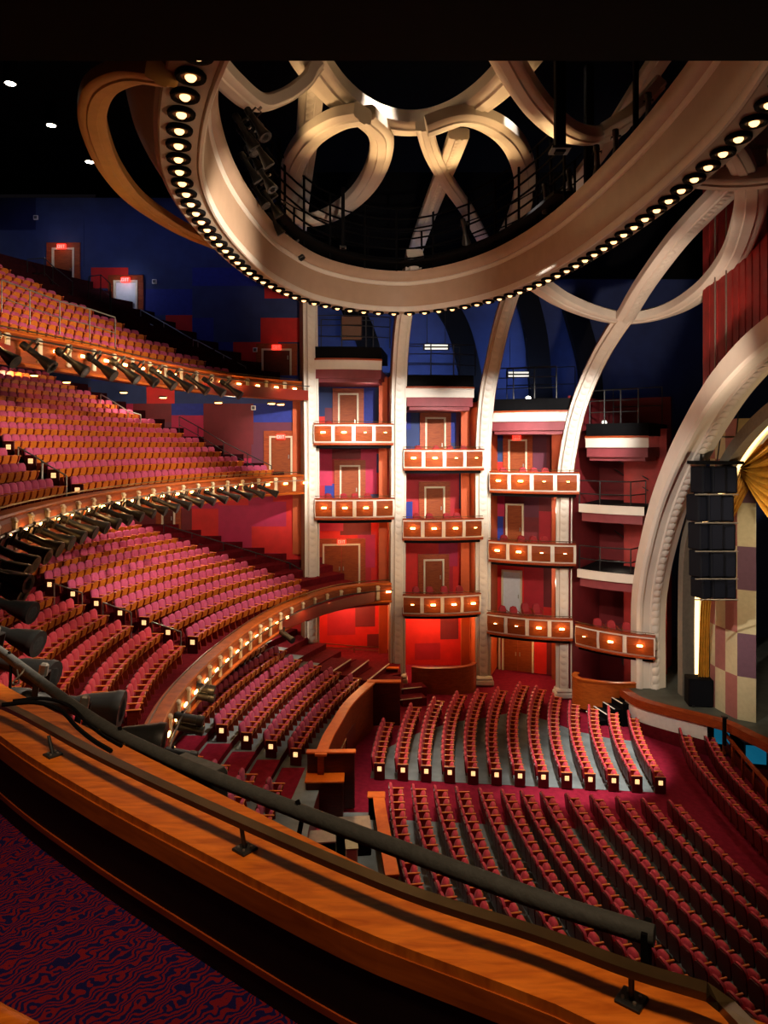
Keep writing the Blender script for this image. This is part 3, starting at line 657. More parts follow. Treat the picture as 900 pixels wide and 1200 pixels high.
nl = crom([(-2.4, 4.55, -1.9), (-3.3, 5.75, -1.95), (-4.1, 7.0, -1.95), (-4.8, 8.3, -1.95), (-5.6, 10, -1.95), (-6.4, 12, -1.95)], 8)
for i, (px, py, d, s) in enumerate(((-6, 663, 12.2, 1.1), (-8, 692, 10.4, 1.1), (-10, 722, 8.8, 1.1), (-6, 752, 7.2, 1.1), (50, 798, 5.6, 1.0), (98, 836, 4.7, .85))):
    put_light('large black spotlight at the near balcony end, %s above the foam tube' % ordw(6-i), at(px, py-6, d), (1, -.15, -.25) if i < 4 else (1, .1, -.15), 'spotlights along the middle balcony', s*.9)
pp = offset(up, .6, -.36); ul = list(reversed(resample(pp, 1.45, .6)))
for i, (p, t) in enumerate([q for q in ul if q[0].y < 35.4]):
    put_light('black spotlight drooping from the upper balcony, %s from first column' % ordw(i+1), p, (1, -.1, -.75), 'spotlights under the upper balcony', 1.3)
# twin par lamps on the lower balcony pipe
def par_pair(label, p, d, single=False):
    root = thing('par_lamp', label, 'stage light', p, 0, None); d = V(d).normalized(); s = d.cross(V((0, 0, 1))).normalized()
    for k in ((0,) if single else (-1, 1)):
        o = V(p)+V((0, 0, -.1))-V((0, 0, k*.14)); mb = MB(); mb.lathe([(-.25, .08), (-.2, .13), (.42, .13), (.43, .15), (.62, .15), (.62, .12)], o, d, 12); b = mb.build('can', 'blackmetal', root, True)
        mb = MB(); mb.lathe([(.6, .12), (.61, .05)], o, d, 12); mb.build('lens', 'mesh', b)
    mb = MB(); mb.box(V(p)+V((0, 0, .06)), (.08, .08, .34), bev=.02); mb.build('clamp', 'blackmetal', root)
for px, py, lab in ((230, 806, 'highest'), (214, 842, 'middle'), (203, 884, 'lowest')):
    q = on_z(px, py, -7.95); par_pair('pair of black par lamps on the lower balcony pipe, %s of the three pairs' % lab, q, (1, .0, -.2))
par_pair('single black lamp hanging under the lower balcony front above the red wall', on_z(325, 738, -8.3)+V((.3, 0, -.1)), (.7, -.6, -.3), True)
# ---------------------------------------------------------------- near parapet with its rail, carpet and tube
nin = crom([(-5.2, 7.0, -1.6), (-3.4, 5.25, -1.6)]+[on_z(px, py, -1.6) for px, py in ((0, 862), (100, 925), (225, 992), (400, 1080), (560, 1142), (700, 1200))]+[(1.4, 1.35, -1.6)], 8)
nout = crom([(-5.6, 8.2, -1.6), (-3.9, 6.25, -1.6)]+[on_z(px, py, -1.6) for px, py in ((0, 798), (150, 873), (300, 948), (450, 1022), (600, 1084), (750, 1140), (850, 1176))]+[(1.9, 1.45, -1.6)], 8)
def strip(mb, A, B, za, zb, m=0, n=60):
    def rs(P): L = length(P); return [q[0] for q in resample(P, L/n*.9999)][:n+1]
    a, b = rs(A), rs(B); k = min(len(a), len(b)); a, b = a[:k], b[:k]
    vs = [(p.x, p.y, p.z+za) for p in a]+[(p.x, p.y, p.z+za) for p in b]+[(p.x, p.y, p.z+zb) for p in a]+[(p.x, p.y, p.z+zb) for p in b]; fs = []
    for i in range(k-1): fs += [(i, i+1, k+i+1, k+i), (2*k+i, 3*k+i, 3*k+i+1, 2*k+i+1), (i, 2*k+i, 2*k+i+1, i+1), (k+i, k+i+1, 3*k+i+1, 3*k+i)]
    fs += [(0, k, 3*k, 2*k), (k-1, 3*k-1, 4*k-1, 2*k-1)]; mb.add(vs, fs, m)
def lerpc(A, B, f, n=60):
    L1, L2 = length(A), length(B); a = [q[0] for q in resample(A, L1/n*.9999)][:n+1]; b = [q[0] for q in resample(B, L2/n*.9999)][:n+1]; k = min(len(a), len(b))
    return [a[i].lerp(b[i], f) for i in range(k)]
root = thing('box_parapet', 'honey wood parapet with brown rail right below the viewer', 'parapet', (-.8, 3.0, -2.3))
mb = MB(); strip(mb, lerpc(nin, nout, 0), lerpc(nin, nout, .71), -.07, 0); mb.build('cap', 'nearwood', root)
mb = MB(); strip(mb, lerpc(nin, nout, .72), lerpc(nin, nout, 1.0), -.08, -.012); mb.build('cap_edge', 'nearwood', root)
mb = MB(); strip(mb, lerpc(nin, nout, -.02), lerpc(nin, nout, .05), -.12, -.035); mb.build('nosing', 'wood', root)
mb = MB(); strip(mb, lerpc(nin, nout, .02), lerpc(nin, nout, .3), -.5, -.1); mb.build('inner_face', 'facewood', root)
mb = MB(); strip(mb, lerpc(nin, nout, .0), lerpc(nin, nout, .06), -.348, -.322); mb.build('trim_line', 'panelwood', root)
mb = MB(); strip(mb, lerpc(nin, nout, .75), lerpc(nin, nout, .97), -1.1, -.08); mb.build('outer_face', 'doorwood', root)
rail = crom([(-2.9, 4.55, -1.5)]+[on_z(px, py, -1.5) for px, py in ((0, 825), (110, 882), (225, 937), (450, 1035), (630, 1095), (735, 1134), (828, 1162))], 8)
rr = thing('grip_rail', 'flat dark brass rail on three short posts along the honey wood parapet', 'rail', (-.7, 3, -1.6))
mb = MB(); mb.sweep(rail, [(-.024, -.012), (.024, -.012), (.024, .012), (-.024, .012)], outw); e = rail[-1]; mb.sweep([e, on_z(852, 1180, -1.53), at(885, 1215, 1.75)], [(-.024, -.012), (.024, -.012), (.024, .012), (-.024, .012)], outw); mb.build('rail_bar', 'brass', rr)
for (bx, by), (tx, ty) in (((62, 885), (57, 862)), ((287, 996), (283, 970)), ((740, 1173), (740, 1139))):
    p = on_z(bx, by, -1.6); q = on_z(tx, ty, -1.51); mb = MB(); mb.tube([p, q], .009, 8); po = mb.build('post', 'blackmetal', rr, True)
    mb = MB(); mb.box(p+V((0, 0, .004)), (.075, .075, .012), rz=-.7, bev=.003); mb.build('foot_plate', 'blackmetal', po)
    for dx, dy in ((.025, 0), (-.025, 0), (0, .025), (0, -.025)):
        mb = MB(); mb.lathe([(0, .006), (.006, .005)], p+V((dx, dy, .01)), (0, 0, 1), 6); mb.build('screw', 'steel', po)
tpts = [on_z(-70, 712, -1.62)]+[on_z(px, py, -1.62) for px, py in ((0, 763), (100, 837), (180, 881), (330, 943), (463, 993), (625, 1052), (767, 1097))]
tb = crom(tpts, 8); root = thing('foam_tube', 'thick charcoal foam wrapped tube running just beyond the wood parapet', 'tube', tb[20])
mb = MB(); mb.tube(tb, .034, 14); mb.build('tube_body', 'tube', root, True)
mb = MB(); mb.box(tb[-1]+V((-.02, .02, -.09)), (.02, .1, .22), rz=-.5); mb.build('end_bracket', 'black', root)
for i, k in enumerate((9, 20, 33)):
    mb = MB(); q = tb[k]; mb.tube([q+V((0, 0, .045)), q+V((.03, -.03, .0)), q+V((-.02, .05, -.25))], .012, 5); mb.build('strap', 'black', root)
# floor of the viewer's box
mb = MB(); strip(mb, lerpc(nin, nout, .2), [V((-7, -1, -1.6)), V((-3, -1, -1.6)), V((3, -1, -1.6))], -.62, -.44); struct(mb.build('floor.010', 'zebra'))
root = thing('corner_rail', 'short honey wood rail end in the lower left corner on the zebra carpet', 'wood rail', at(-10, 1215, 2.05)-V((0, 0, .4)))
p = at(-6, 1200, 2.0); d = (at(22, 1216, 1.93)-p).normalized(); mb = MB(); mb.tube([p-d*.6, p+d*.16], .045, 10); mb.build('rail_cap', 'nearwood', root, True)
mb = MB(); mb.box(p-d*.12-V((0, 0, .33)), (.06, .05, .62)); mb.build('support', 'darkwood', root)
# loose cables at the near end
c = crom([at(2, 826, 3.95), at(40, 823, 4.0), at(70, 832, 4.05), at(90, 852, 3.9), at(110, 868, 3.75), at(130, 880, 3.62)], 6)
mb = MB(); mb.tube(c, .012, 6); mb.tube([q+V((.03, .06, .0)) for q in c], .01, 6); tag(mb.build('power_cable', 'black'), 'black cables lying along the parapet edge behind the brass rail', 'cable')
c = crom([at(118, 866, 4.1), at(117, 855, 4.15), at(124, 849, 4.2), at(140, 858, 4.1), at(146, 872, 3.95), at(138, 884, 3.8)], 6)
mb = MB(); mb.tube(c, .006, 6); tag(mb.build('tie_wire', 'brass'), 'thin looped tan wire below the foam tube', 'wire')
c = crom([at(20, 785, 4.6), at(22, 800, 4.5), at(15, 800, 4.5), at(28, 785, 4.55), at(18, 778, 4.6)], 6)
mb = MB(); mb.tube(c, .006, 5); tag(mb.build('safety_wire', 'steel'), 'tangled silver safety wire by the nearest spotlights', 'wire')
root = thing('floor_monitor', 'grey wedge speaker on the ledge beyond the parapet, under the foam tube', 'speaker', at(226, 915, 3.75))
p = at(226, 920, 3.75); mb = MB(); mb.box(p, (.34, .2, .2), rz=-.6, bev=.02); mb.build('cabinet', 'blackmetal', root); mb = MB(); mb.box(p+V((0, 0, .1)), (.3, .16, .012), rz=-.6); mb.build('grille', 'mesh', root)
# soffit of the balcony over the viewer
mb = MB(); mb.prism([(-14, -2), (14, -2), (14, 4.3), (-14, 4.3)], 2.28, 3.4); struct(mb.build('ceiling.001', 'black'))
# ---------------------------------------------------------------- great oval ceiling ring with its lamps
RC = V((1.15, 24.2, 7.0)); RA, RB = 6.85, 14.1
def ell(a, r=0, z=0):
    c, s = math.cos(a), math.sin(a); n = V((c/RA, s/RB, 0)).normalized(); return V((RC.x+RA*c, RC.y+RB*s, RC.z+z))+n*r
RP = crom([V((x, y, 7.0)) for x, y in [(7.4, 12.3), (7.95, 15.6), (8.08, 19), (8.0, 22), (7.7, 25.8), (7.1, 29.5), (6.05, 33.0), (4.7, 35.5), (2.95, 37.35), (.9, 38.2), (-1.5, 37.4), (-3.65, 35.0), (-4.85, 31.8), (-5.45, 28.6), (-5.69, 23.6), (-5.4, 19.6), (-4.72, 16.67), (-3.69, 13.77), (-2.4, 11.3), (-.4, 9.4), (2.2, 8.6), (5.3, 9.6), (7.4, 12.3)]], 10)
_L = length(RP); epath = [q[0] for q in resample(RP, _L/160)][:160]
def _nrm(i): t = epath[(i+1) % 160]-epath[i-1]; return V((t.y, -t.x, 0)).normalized()
def ell(a, r=0, z=0):      # by angle about the hall centre
    best = max(range(160), key=lambda i: (V((epath[i].x-RC.x, epath[i].y-RC.y, 0)).normalized()).dot(V((math.cos(a), math.sin(a), 0))))
    return epath[best]+_nrm(best)*r+V((0, 0, z))
root = thing('ceiling_ring', 'great cream oval ring overhead, lined with warm downlights on its rim', 'ceiling ring', RC)
mb = MB(); mb.sweep(epath, [(-.42, 0), (.42, 0), (.46, .04), (.42, .1), (-.42, .1), (-.46, .05)], outw, closed=True); mb.build('lamp_band', 'tan', root, True)
mb = MB(); mb.sweep(epath, [(-.44, .05), (-.48, -.05), (-.55, -.05), (-.6, .08), (-.57, .2), (-.6, .25), (-.66, .6), (-.69, .95), (-.7, 1.25), (-.76, 1.28), (-.78, 1.4), (-.74, 1.46), (-.86, 1.52), (-.93, 1.62), (-.95, 1.78), (-.95, 1.95), (-.8, 2.0), (-.5, 1.6), (-.4, .12)], outw, closed=True, pm=[0, 0, 0, 0, 1, 1, 1, 1, 0, 0, 0, 1, 1, 1, 1, 1, 1, 1, 1]); mb.build('inner_moulding', ['cream', 'ringshade'], root, True)
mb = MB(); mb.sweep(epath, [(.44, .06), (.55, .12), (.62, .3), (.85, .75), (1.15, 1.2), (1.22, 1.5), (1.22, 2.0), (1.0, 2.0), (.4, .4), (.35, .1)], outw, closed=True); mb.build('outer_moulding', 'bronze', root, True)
# lamps at equal spacing
fine = RP; L = length(fine); nb = 86
lamp0 = None
for p, t in resample(fine, L/nb)[:nb]:
    if p.y < 10.5: continue
    if lamp0 is None:
        mb = MB(); mb.lathe([(.02, .26), (-.03, .3), (-.1, .28), (-.1, .22), (.0, .12)], (0, 0, 0), (0, 0, 1), 16); o = mb.build('downlight', 'black', root, True, True)
        mb = MB(); mb.lathe([(-.03, .11), (-.09, .105), (-.13, .07), (-.145, .01)], (0, 0, 0), (0, 0, 1), 14); b = mb.build('bulb', 'bulb', o, True, True)
        mb = MB(); mb.lathe([(-.06, .2), (-.065, .185), (.0, .12), (.005, .13)], (0, 0, 0), (0, 0, 1), 14); mb.build('reflector', 'brass', o, True, True)
        lamp0 = tree(o); c = o
    else: c = copy_tree(lamp0, root)
    c.location = p-RC+V((0, 0, -.01))
# loops: moulded cream tubes
LOOPP = [(-.5, -.12), (-.42, -.2), (-.2, -.22), (-.16, -.28), (.16, -.28), (.2, -.22), (.42, -.2), (.5, -.12), (.5, .25), (.36, .34), (-.36, .34), (-.5, .25)]
def loop(name, label, pts, closed=False, w=1.0, m='cream', up=V((0, 0, 1)), n=8, part='moulded_band', prof=LOOPP, orn=False, cat='ceiling loop', parent=None):
    path = crom(pts, n)
    if closed: path = path[:-1]
    root = parent or thing(name, label, cat, path[0])
    mb = MB(); mb.sweep(path, [(a*w, b*w) for a, b in prof], lambda i, p, t: t.cross(up), closed=closed); mb.build(part, m, root, True)
    if orn:
        mb = MB()
        for p, t in resample(path, .4*w+.05):
            s = t.cross(up).normalized(); b = s.cross(t).normalized(); b = b if b.z < 0 else -b
            c = p+b*.285*w; vs = [c+b*.09*w]
            for j in range(8):
                q = 2*PI*j/8; vs.append(c+s*.15*w*math.cos(q)+t*.18*w*math.sin(q)+b*.02*w*math.sin(q))
            mb.add(vs, [(0, 1+j, 1+(j+1) % 8) for j in range(8)])
        mb.build('ornament_band', m, root, True)
    return root
loop('ceiling_loop', 'cream oval loop hanging outside the great ring on the stage side', [at(622, 328, 32.2), at(660, 353, 34.5), at(706, 370, 36), at(745, 373, 36.1), at(790, 362, 34.7), at(829, 337, 31.5), at(859, 301, 28), at(876, 258, 24.5), at(881, 222, 22), at(876, 190, 20)], w=.95)
loop('ceiling_rib', 'cream ornamented rib crossing the oval loop on the stage side diagonally', [at(733, 372, 35.6), at(755, 335, 33), at(790, 287, 29.5), at(822, 252, 26.5), at(852, 222, 24), at(880, 190, 21.5), at(905, 160, 19.5)], w=.9, orn=True, cat='ceiling rib')
loop('ceiling_loop', 'cream band beside the great ring near the right edge, above the oval loop', [at(792, 205, 20.5), at(820, 210, 20.3), at(860, 212, 20), at(905, 208, 19.6), at(950, 195, 19)], w=.8)
loop('ceiling_rib', 'short cream strut joining the band and oval loop at the right edge', [at(852, 165, 18.5), at(866, 188, 19), at(878, 216, 20.5)], w=.6, cat='ceiling rib')
loop('ceiling_loop', 'golden lit loop outside the great ring on the balcony side', [at(190, 88, 13.5), at(150, 86, 14.6), at(118, 102, 16), at(108, 130, 17.5), at(113, 160, 18.8), at(130, 198, 21), at(160, 234, 23.8), at(208, 266, 27), at(248, 284, 29), at(285, 297, 31)], w=.66, m='gold2')
# inner ring and the loops and ribs inside the great ring
IR = [V((1.0+3.7*math.cos(2*PI*i/32), 19.6+8.0*math.sin(2*PI*i/32), 12.2)) for i in range(33)]
loop('ceiling_ring', 'smaller cream oval ring high above inside the great ring', IR, True, 1.15, n=3)
def atb(px, py, d): return at(px, py, d+max(0, (py-140)*.055))
loop('ceiling_loop', 'cream loop inside the great ring on the balcony side, above the catwalk', [atb(425, 135, 25.5), atb(447, 160, 27), atb(441, 197, 28.5), atb(420, 229, 29.8), atb(388, 252, 31), atb(357, 258, 31), atb(341, 236, 30), atb(342, 200, 28.5), atb(360, 166, 27), atb(392, 143, 25.5), atb(425, 135, 24.8)], w=.95)
loop('ceiling_loop', 'cream loop inside the great ring on the stage side, behind black masts', [atb(500, 150, 25.5), atb(545, 137, 26), atb(582, 150, 27), atb(606, 176, 28), atb(615, 212, 29), atb(608, 250, 30.2), atb(588, 290, 31.5)], w=.95)
loop('ceiling_loop', 'cream loop behind the mast at the top, beside the smaller ring', [atb(588, 60, 21.5), atb(608, 95, 22.5), atb(634, 130, 23.5), atb(665, 155, 24.5), atb(700, 160, 25.5), atb(735, 140, 26), atb(772, 100, 26)], w=.9)
loop('ceiling_loop', 'cream loop piece at the upper left inside the great ring', [atb(236, 62, 16.5), atb(266, 95, 19), atb(300, 121, 21), atb(330, 115, 22), atb(356, 98, 22.6), atb(372, 78, 22.8)], w=.75)
loop('ceiling_rib', 'ornamented upright rib behind the loop on the balcony side', [atb(366, 95, 27), atb(361, 150, 29.5), atb(355, 205, 32), atb(350, 262, 34), atb(348, 312, 35.5)], w=.95, orn=True, cat='ceiling rib', up=V((0, .5, 1)).normalized())
loop('ceiling_rib', 'ornamented rib crossing down to the lower left behind the catwalk rail', [atb(538, 158, 27), atb(526, 190, 28.5), atb(512, 225, 30), atb(498, 262, 32), atb(487, 295, 33.5), atb(481, 325, 34.8), atb(476, 352, 35.5)], w=.8, orn=True, cat='ceiling rib', up=V((0, .5, 1)).normalized())
loop('ceiling_rib', 'plain cream rib crossing down to the lower right behind the catwalk rail', [atb(497, 148, 26.2), atb(506, 180, 27.6), atb(524, 213, 29), atb(548, 248, 30.8), atb(568, 285, 32.6), atb(585, 318, 34.2), atb(598, 345, 35)], w=.65, cat='ceiling rib', up=V((0, .5, 1)).normalized())
loop('ceiling_rib', 'pale cream rib slanting up behind the black masts on the stage side', [atb(600, 300, 34), atb(650, 245, 32), atb(700, 182, 30), atb(760, 90, 27), atb(800, 30, 25)], w=.75, cat='ceiling rib', up=V((0, .5, 1)).normalized())
# catwalk along the far inner rim with its railings
def eip(a, r, z): return ell(a, r, z)
root = thing('catwalk', 'black steel catwalk with many-barred railing inside the great ring', 'catwalk', ell(PI/2, -1.5, 2.0))
A = [math.radians(x) for x in range(22, 152, 5)]
mb = MB(); mb.sweep([eip(a, -.3, 2.35) for a in A], [(-1.0, -.06), (.3, -.06), (.3, .06), (-1.0, .06)], outw); mb.build('walkway', 'black', root)
for a in A[::2]: mb = MB(); mb.tube([eip(a, -.9, 1.9), eip(a, -.9, 5.2)], .055, 6); mb.build('post', 'black', root)
for h in (2.6, 3.1, 3.6, 4.1, 4.6, 5.15): mb = MB(); mb.tube([eip(a, -.9, h) for a in A], .045, 6); mb.build('rail', 'black', root)
for a in A[1::2]: mb = MB(); mb.tube([eip(a, .3, 1.9), eip(a, .3, 4.3)], .05, 6); mb.build('rear_post', 'black', root)
mb = MB(); mb.tube([eip(a, .3, 4.3) for a in A], .03, 6); mb.tube([eip(a, .3, 3.4) for a in A], .03, 6); mb.build('rear_rail', 'black', root)
for (px, y0, y1, d, lab) in ((327, 165, 266, 30, 'beside the balcony side loop'), (402, 222, 290, 33, 'at the railing corner'), (656, 70, 176, 22.4, 'thickest, on the stage side'), (690, 80, 238, 27.5, 'second on the stage side'), (745, 70, 188, 23, 'nearest the right')):
    q0, q1 = at(px, y1, d), at(px, y0, d); mb = MB(); w = .32 if 'thickest' in lab or 'second' in lab else .16
    R = thing('lighting_mast', 'black upright mast inside the great ring, '+lab, 'mast', V((q1.x, d, q0.z)))
    mb.box(V((q1.x, d, (q0.z+q1.z)/2)), (w, w, q1.z-q0.z+.2), bev=.03); mb.build('mast_tube', 'black', R)
    mb = MB(); mb.box(V((q1.x, d, q0.z)), (w*1.8, w*1.8, .08)); mb.build('base_plate', 'blackmetal', R)
# lights clustered on the left of the catwalk
for i in range(16):
    f = i/15; py = 118+165*f; p = at(294+56*f*f+9*math.sin(i*1.9), py, (9.7+.5*math.cos(i*2.3))*F/(CY-py))
    put_light('black spotlight clustered inside the left ring rim, %s from the top' % ordw(i+1), p, (.5, .2*(-1)**i, -.8), 'spotlights inside the ring', 1.15)
for i, (px, py, d) in enumerate(((700, 178, 26), (722, 160, 25), (668, 205, 27.5), (545, 262, 32), (640, 222, 28.5), (760, 118, 24))):
    put_light('black spotlight on the ring catwalk, '+['under the second mast', 'right of the second mast', 'left of the thickest mast', 'above the crossing ribs', 'between crossing ribs and thickest mast', 'nearest the right mast'][i], at(px, py, d), (.2, .5, -.8), 'spotlights inside the ring', 1.2)
# dark curved struts in the blue void behind the tiers
for i, pts in enumerate(([at(300, 320, 46.5), at(318, 370, 46.5), at(326, 430, 46.2)], [at(510, 340, 47), at(537, 385, 47), at(552, 445, 46.6), at(556, 480, 46.4)], [at(612, 330, 47), at(628, 395, 47), at(634, 470, 46.6)], [at(672, 360, 47), at(690, 430, 47), at(694, 500, 46.6)], [at(405, 345, 46), at(430, 400, 46), at(436, 440, 46)])):
    mb = MB(); mb.sweep(crom(pts, 6), [(-.7, -.3), (.7, -.3), (.7, .3), (-.7, .3)], lambda i, p, t: V((1, 0, 0)))
    tag(mb.build('roof_strut', 'black'), 'black curved roof strut in the blue void, '+['left of the first column', 'behind the second tier', 'behind the third tier', 'behind the fourth column', 'behind the first tier'][i], 'strut')
# work lights on the platforms
for px, py, d, lab, sz in ((511, 407, 43, 'white twin tube work light hung over the second tier platform', (1.35, .2, .2)), (607, 439, 43.5, 'pale work light above the third tier platform', (1.2, .2, .2)), (412, 385, 42.5, 'brown equipment box hanging over the first tier platform', (1.0, .5, 1.2))):
    p = at(px, py, d); root = thing('work_light' if 'light' in lab else 'equipment_box', lab, 'work light' if 'light' in lab else 'equipment', p)
    mb = MB(); mb.box(p, (sz[0]+.2, .3, sz[2]+.16), bev=.03); mb.build('housing', 'blackmetal' if 'light' in lab else 'bronze', root)
    for k in ((.1, -.1) if 'light' in lab else ()): mb = MB(); mb.tube([p+V((-sz[0]/2, -.17, k)), p+V((sz[0]/2, -.17, k))], .05, 8); mb.build('lamp_tube', 'spot2', root)
    mb = MB(); [mb.tube([p+V((s*sz[0]*.4, 0, .1)), p+V((s*sz[0]*.4, 0, 2.2))], .02, 5) for s in (-1, 1)]; mb.build('hanger', 'blackmetal', root)
for i, (px, py, d) in enumerate(((619, 467, 41.5), (648, 471, 41.5), (708, 495, 39.5), (729, 501, 39.5))):
    p = at(px, py, d); root = thing('flood_lamp', 'small glowing lamp on the platform rail, %s' % ['third tier, nearer column three', 'third tier, nearer column four', 'fourth bay, smaller one', 'fourth bay, brighter one'][i], 'lamp', p)
    mb = MB(); mb.lathe([(-.05, .16), (.3, .1), (.34, .04)], p, (.1, .95, .2), 12); mb.build('can', 'blackmetal', root, True)
    mb = MB(); mb.lathe([(-.06, .13), (-.05, .14)], p, (.1, .95, .2), 12); mb.build('lens', 'spotlamp' if i != 2 else 'spot2', root)
    mb = MB(); mb.tube([p+V((0, .1, -.1)), p+V((0, .15, -.55))], .03, 6); mb.build('stem', 'blackmetal', root)
# ceiling downlights
for i, (px, py) in enumerate(((12, 98), (60, 147), (105, 190))):
    p = on_z(px, py, 16.9); root = thing('downlight', 'tiny white downlight in the dark ceiling, %s of the three' % ['leftmost', 'middle', 'rightmost'][i], 'downlight', p)
    mb = MB(); mb.lathe([(0, .28), (.1, .3), (1.1, .3)], p, (0, 0, 1), 12); mb.build('can', 'black', root); mb = MB(); mb.lathe([(-.01, .22), (.0, .24)], p, (0, 0, 1), 12); mb.build('lens', 'spotlamp', root)
_so = [o for o in C.objects if o.name == 'floor.006'][0]; _sb = BVHTree.FromPolygons([v.co for v in _so.data.vertices], [tuple(p.vertices) for p in _so.data.polygons])
def sofhit(px, py): return (_sb.ray_cast(V((0, 0, 0)), at(px, py, 1).normalized())[0] or at(px, py, 34))-V((0, 0, .05))
for i, (px, py) in enumerate(((40, 439), (78, 447), (145, 459), (191, 465), (256, 471), (318, 472), (329, 473))):
    p = sofhit(px, py); root = thing('soffit_light', 'small oval light under the upper balcony, %s from the balcony far end' % ordw(7-i), 'downlight', p)
    mb = MB(); mb.lathe([(0, .17), (.02, .2), (.08, .2)], p, (0, 0, 1), 12); mb.build('can', 'bronze', root); mb = MB(); mb.lathe([(-.012, .15), (0, .16)], p, (0, 0, 1), 12); mb.build('lens', 'lamp', root)
# doors and exit signs in the side wall
SW = Bay(V((-30, WY)), V((-4, WY)), 0)
for (p0, p1, pt, pb, lab, leaf) in ((62, 88, 293, 338, 'dark wood door with pale frame at the top of the upper balcony', 'doorwood'), (134, 162, 331, 379, 'open pale door in the upper balcony side wall', 'doorwhite'), (307, 342, 411, 440, 'dark brown door at the front of the upper balcony', 'darkwood'),
                            (316, 343, 513, 556, 'wood door beside the first column at the middle balcony', 'doorwood'), (190, 206, 570, 628, 'pale edged door half hidden behind the lower balcony seats', 'darkwood')):
    x0, x1 = wx(p0), wx(p1); z0, z1 = -(pb-CY)/F*WY, -(pt-CY)/F*WY
    door(nd(), SW, (x0+x1)/2+30, z0, x1-x0-.2, z1-z0, lab, leaf, surround='panelwood')
for px, py, lab in ((72, 289, 'red exit sign over the highest balcony door'), (147, 328, 'red exit sign over the open pale balcony door'), (324, 407, 'red exit sign over the brown door at the upper balcony front'), (329, 512, 'red exit sign over the middle balcony door')):
    exit_sign(at(px, py, WY-.25), lab)
for px, py, lab in ((42, 255, 'above the highest door'), (181, 330, 'beside the open pale door'), (299, 410, 'beside the brown door'), (297, 478, 'on the middle balcony wall')):
    p = at(px, py, WY-.1); R = thing('wall_speaker', 'small white square wall fitting '+lab, 'wall fitting', p); mb = MB(); mb.box(p, (.26, .1, .26), bev=.02); mb.build('casing', 'white', R); mb = MB(); mb.box(p+V((0, -.06, 0)), (.16, .03, .16)); mb.build('grille', 'mesh', R)
# ---------------------------------------------------------------- stage things
# checker curtain wall, faceted
cp = [at(832, 829, 34.2), at(838, 831, 33.7), at(850, 837, 33.0), at(864, 845, 32.3), at(886, 848, 31.9)]; cp = [V((p.x, p.y, -12.2)) for p in cp]; top = 1.2
root = thing('checker_flat', 'tall folded stage flat chequered in beige, pink and purple', 'stage flat', cp[0])
cell = 1.93
for i, (a, b) in enumerate(zip(cp, cp[1:])):
    w = V((b.y-a.y, -(b.x-a.x), 0)).normalized()*.05; mb = MB()
    zs = [-12.2]; q = -12.2+cell
    while q < top: zs.append(q); q += cell
    zs.append(top)
    for k, (z0, z1) in enumerate(zip(zs, zs[1:])):
        m = 0 if (k+i+1) % 2 == 0 else (2 if i == 3 else 1)
        P = [V((a.x, a.y, z0)), V((b.x, b.y, z0)), V((b.x, b.y, z1)), V((a.x, a.y, z1))]
        mb.add(P+[p-w for p in P], [(0, 1, 2, 3), (7, 6, 5, 4), (0, 1, 5, 4), (1, 2, 6, 5), (2, 3, 7, 6), (3, 0, 4, 7)], m)
    mb.build('panel', ['beige', 'mauve', 'purple'], root)
# gold drapes: straight leg and gathered swag
root = thing('stage_curtain', 'narrow golden drape hanging straight beside the light strip', 'curtain', at(822, 815, 34.9))
lf = crom([at(868, 553, 31.4), at(850, 600, 32.0), at(833, 650, 32.7), at(822, 700, 33.3), at(819, 760, 33.9), at(818, 796, 34.2)], 4); rg = crom([at(888, 553, 31.2), at(868, 592, 31.8), at(848, 632, 32.4), at(834, 700, 33.2), at(831, 760, 33.8), at(831, 796, 34.1)], 4)
mb = MB(); nf = 24; mb.add([p.lerp(q, i/nf)+V((-.03, -.05, 0))*math.sin(i*PI/3) for p, q in zip(lf, rg) for i in range(nf+1)], [(j*(nf+1)+i, j*(nf+1)+i+1, (j+1)*(nf+1)+i+1, (j+1)*(nf+1)+i) for j in range(len(lf)-1) for i in range(nf)]); mb.build('drape', 'gold', root, True)
mb = MB(); mb.tube([at(866, 554, 31.4), at(890, 552, 31.2)], .05, 6); mb.build('pelmet_bar', 'gold', root)
root = thing('stage_curtain', 'gathered golden swag at the top of the stage opening', 'curtain', at(890, 560, 31.8))
mb = MB()
nx, ny = 20, 60; vs = []
for j in range(ny+1):
    for i in range(nx+1):
        u, v = i/nx, j/ny; a = at(906, 486+20*v, 29.6).lerp(at(866, 553+2*v, 33.0), u) if 0 else None
        p0 = at(868, 548, 31.3).lerp(at(912, 490, 29.0), u); p1 = at(868, 552, 31.3).lerp(at(925, 600, 28.8), u); p = p0.lerp(p1, v)
        p = p+V((0, 0, -1.15*math.sin(PI*u*.62)*v))+V((-.09, -.09, -.0))*math.sin(v*ny*.8); vs.append(p)
w = nx+1; mb.add(vs, [(j*w+i, j*w+i+1, (j+1)*w+i+1, (j+1)*w+i) for j in range(ny) for i in range(nx)]); mb.build('swag', 'gold', root, True)
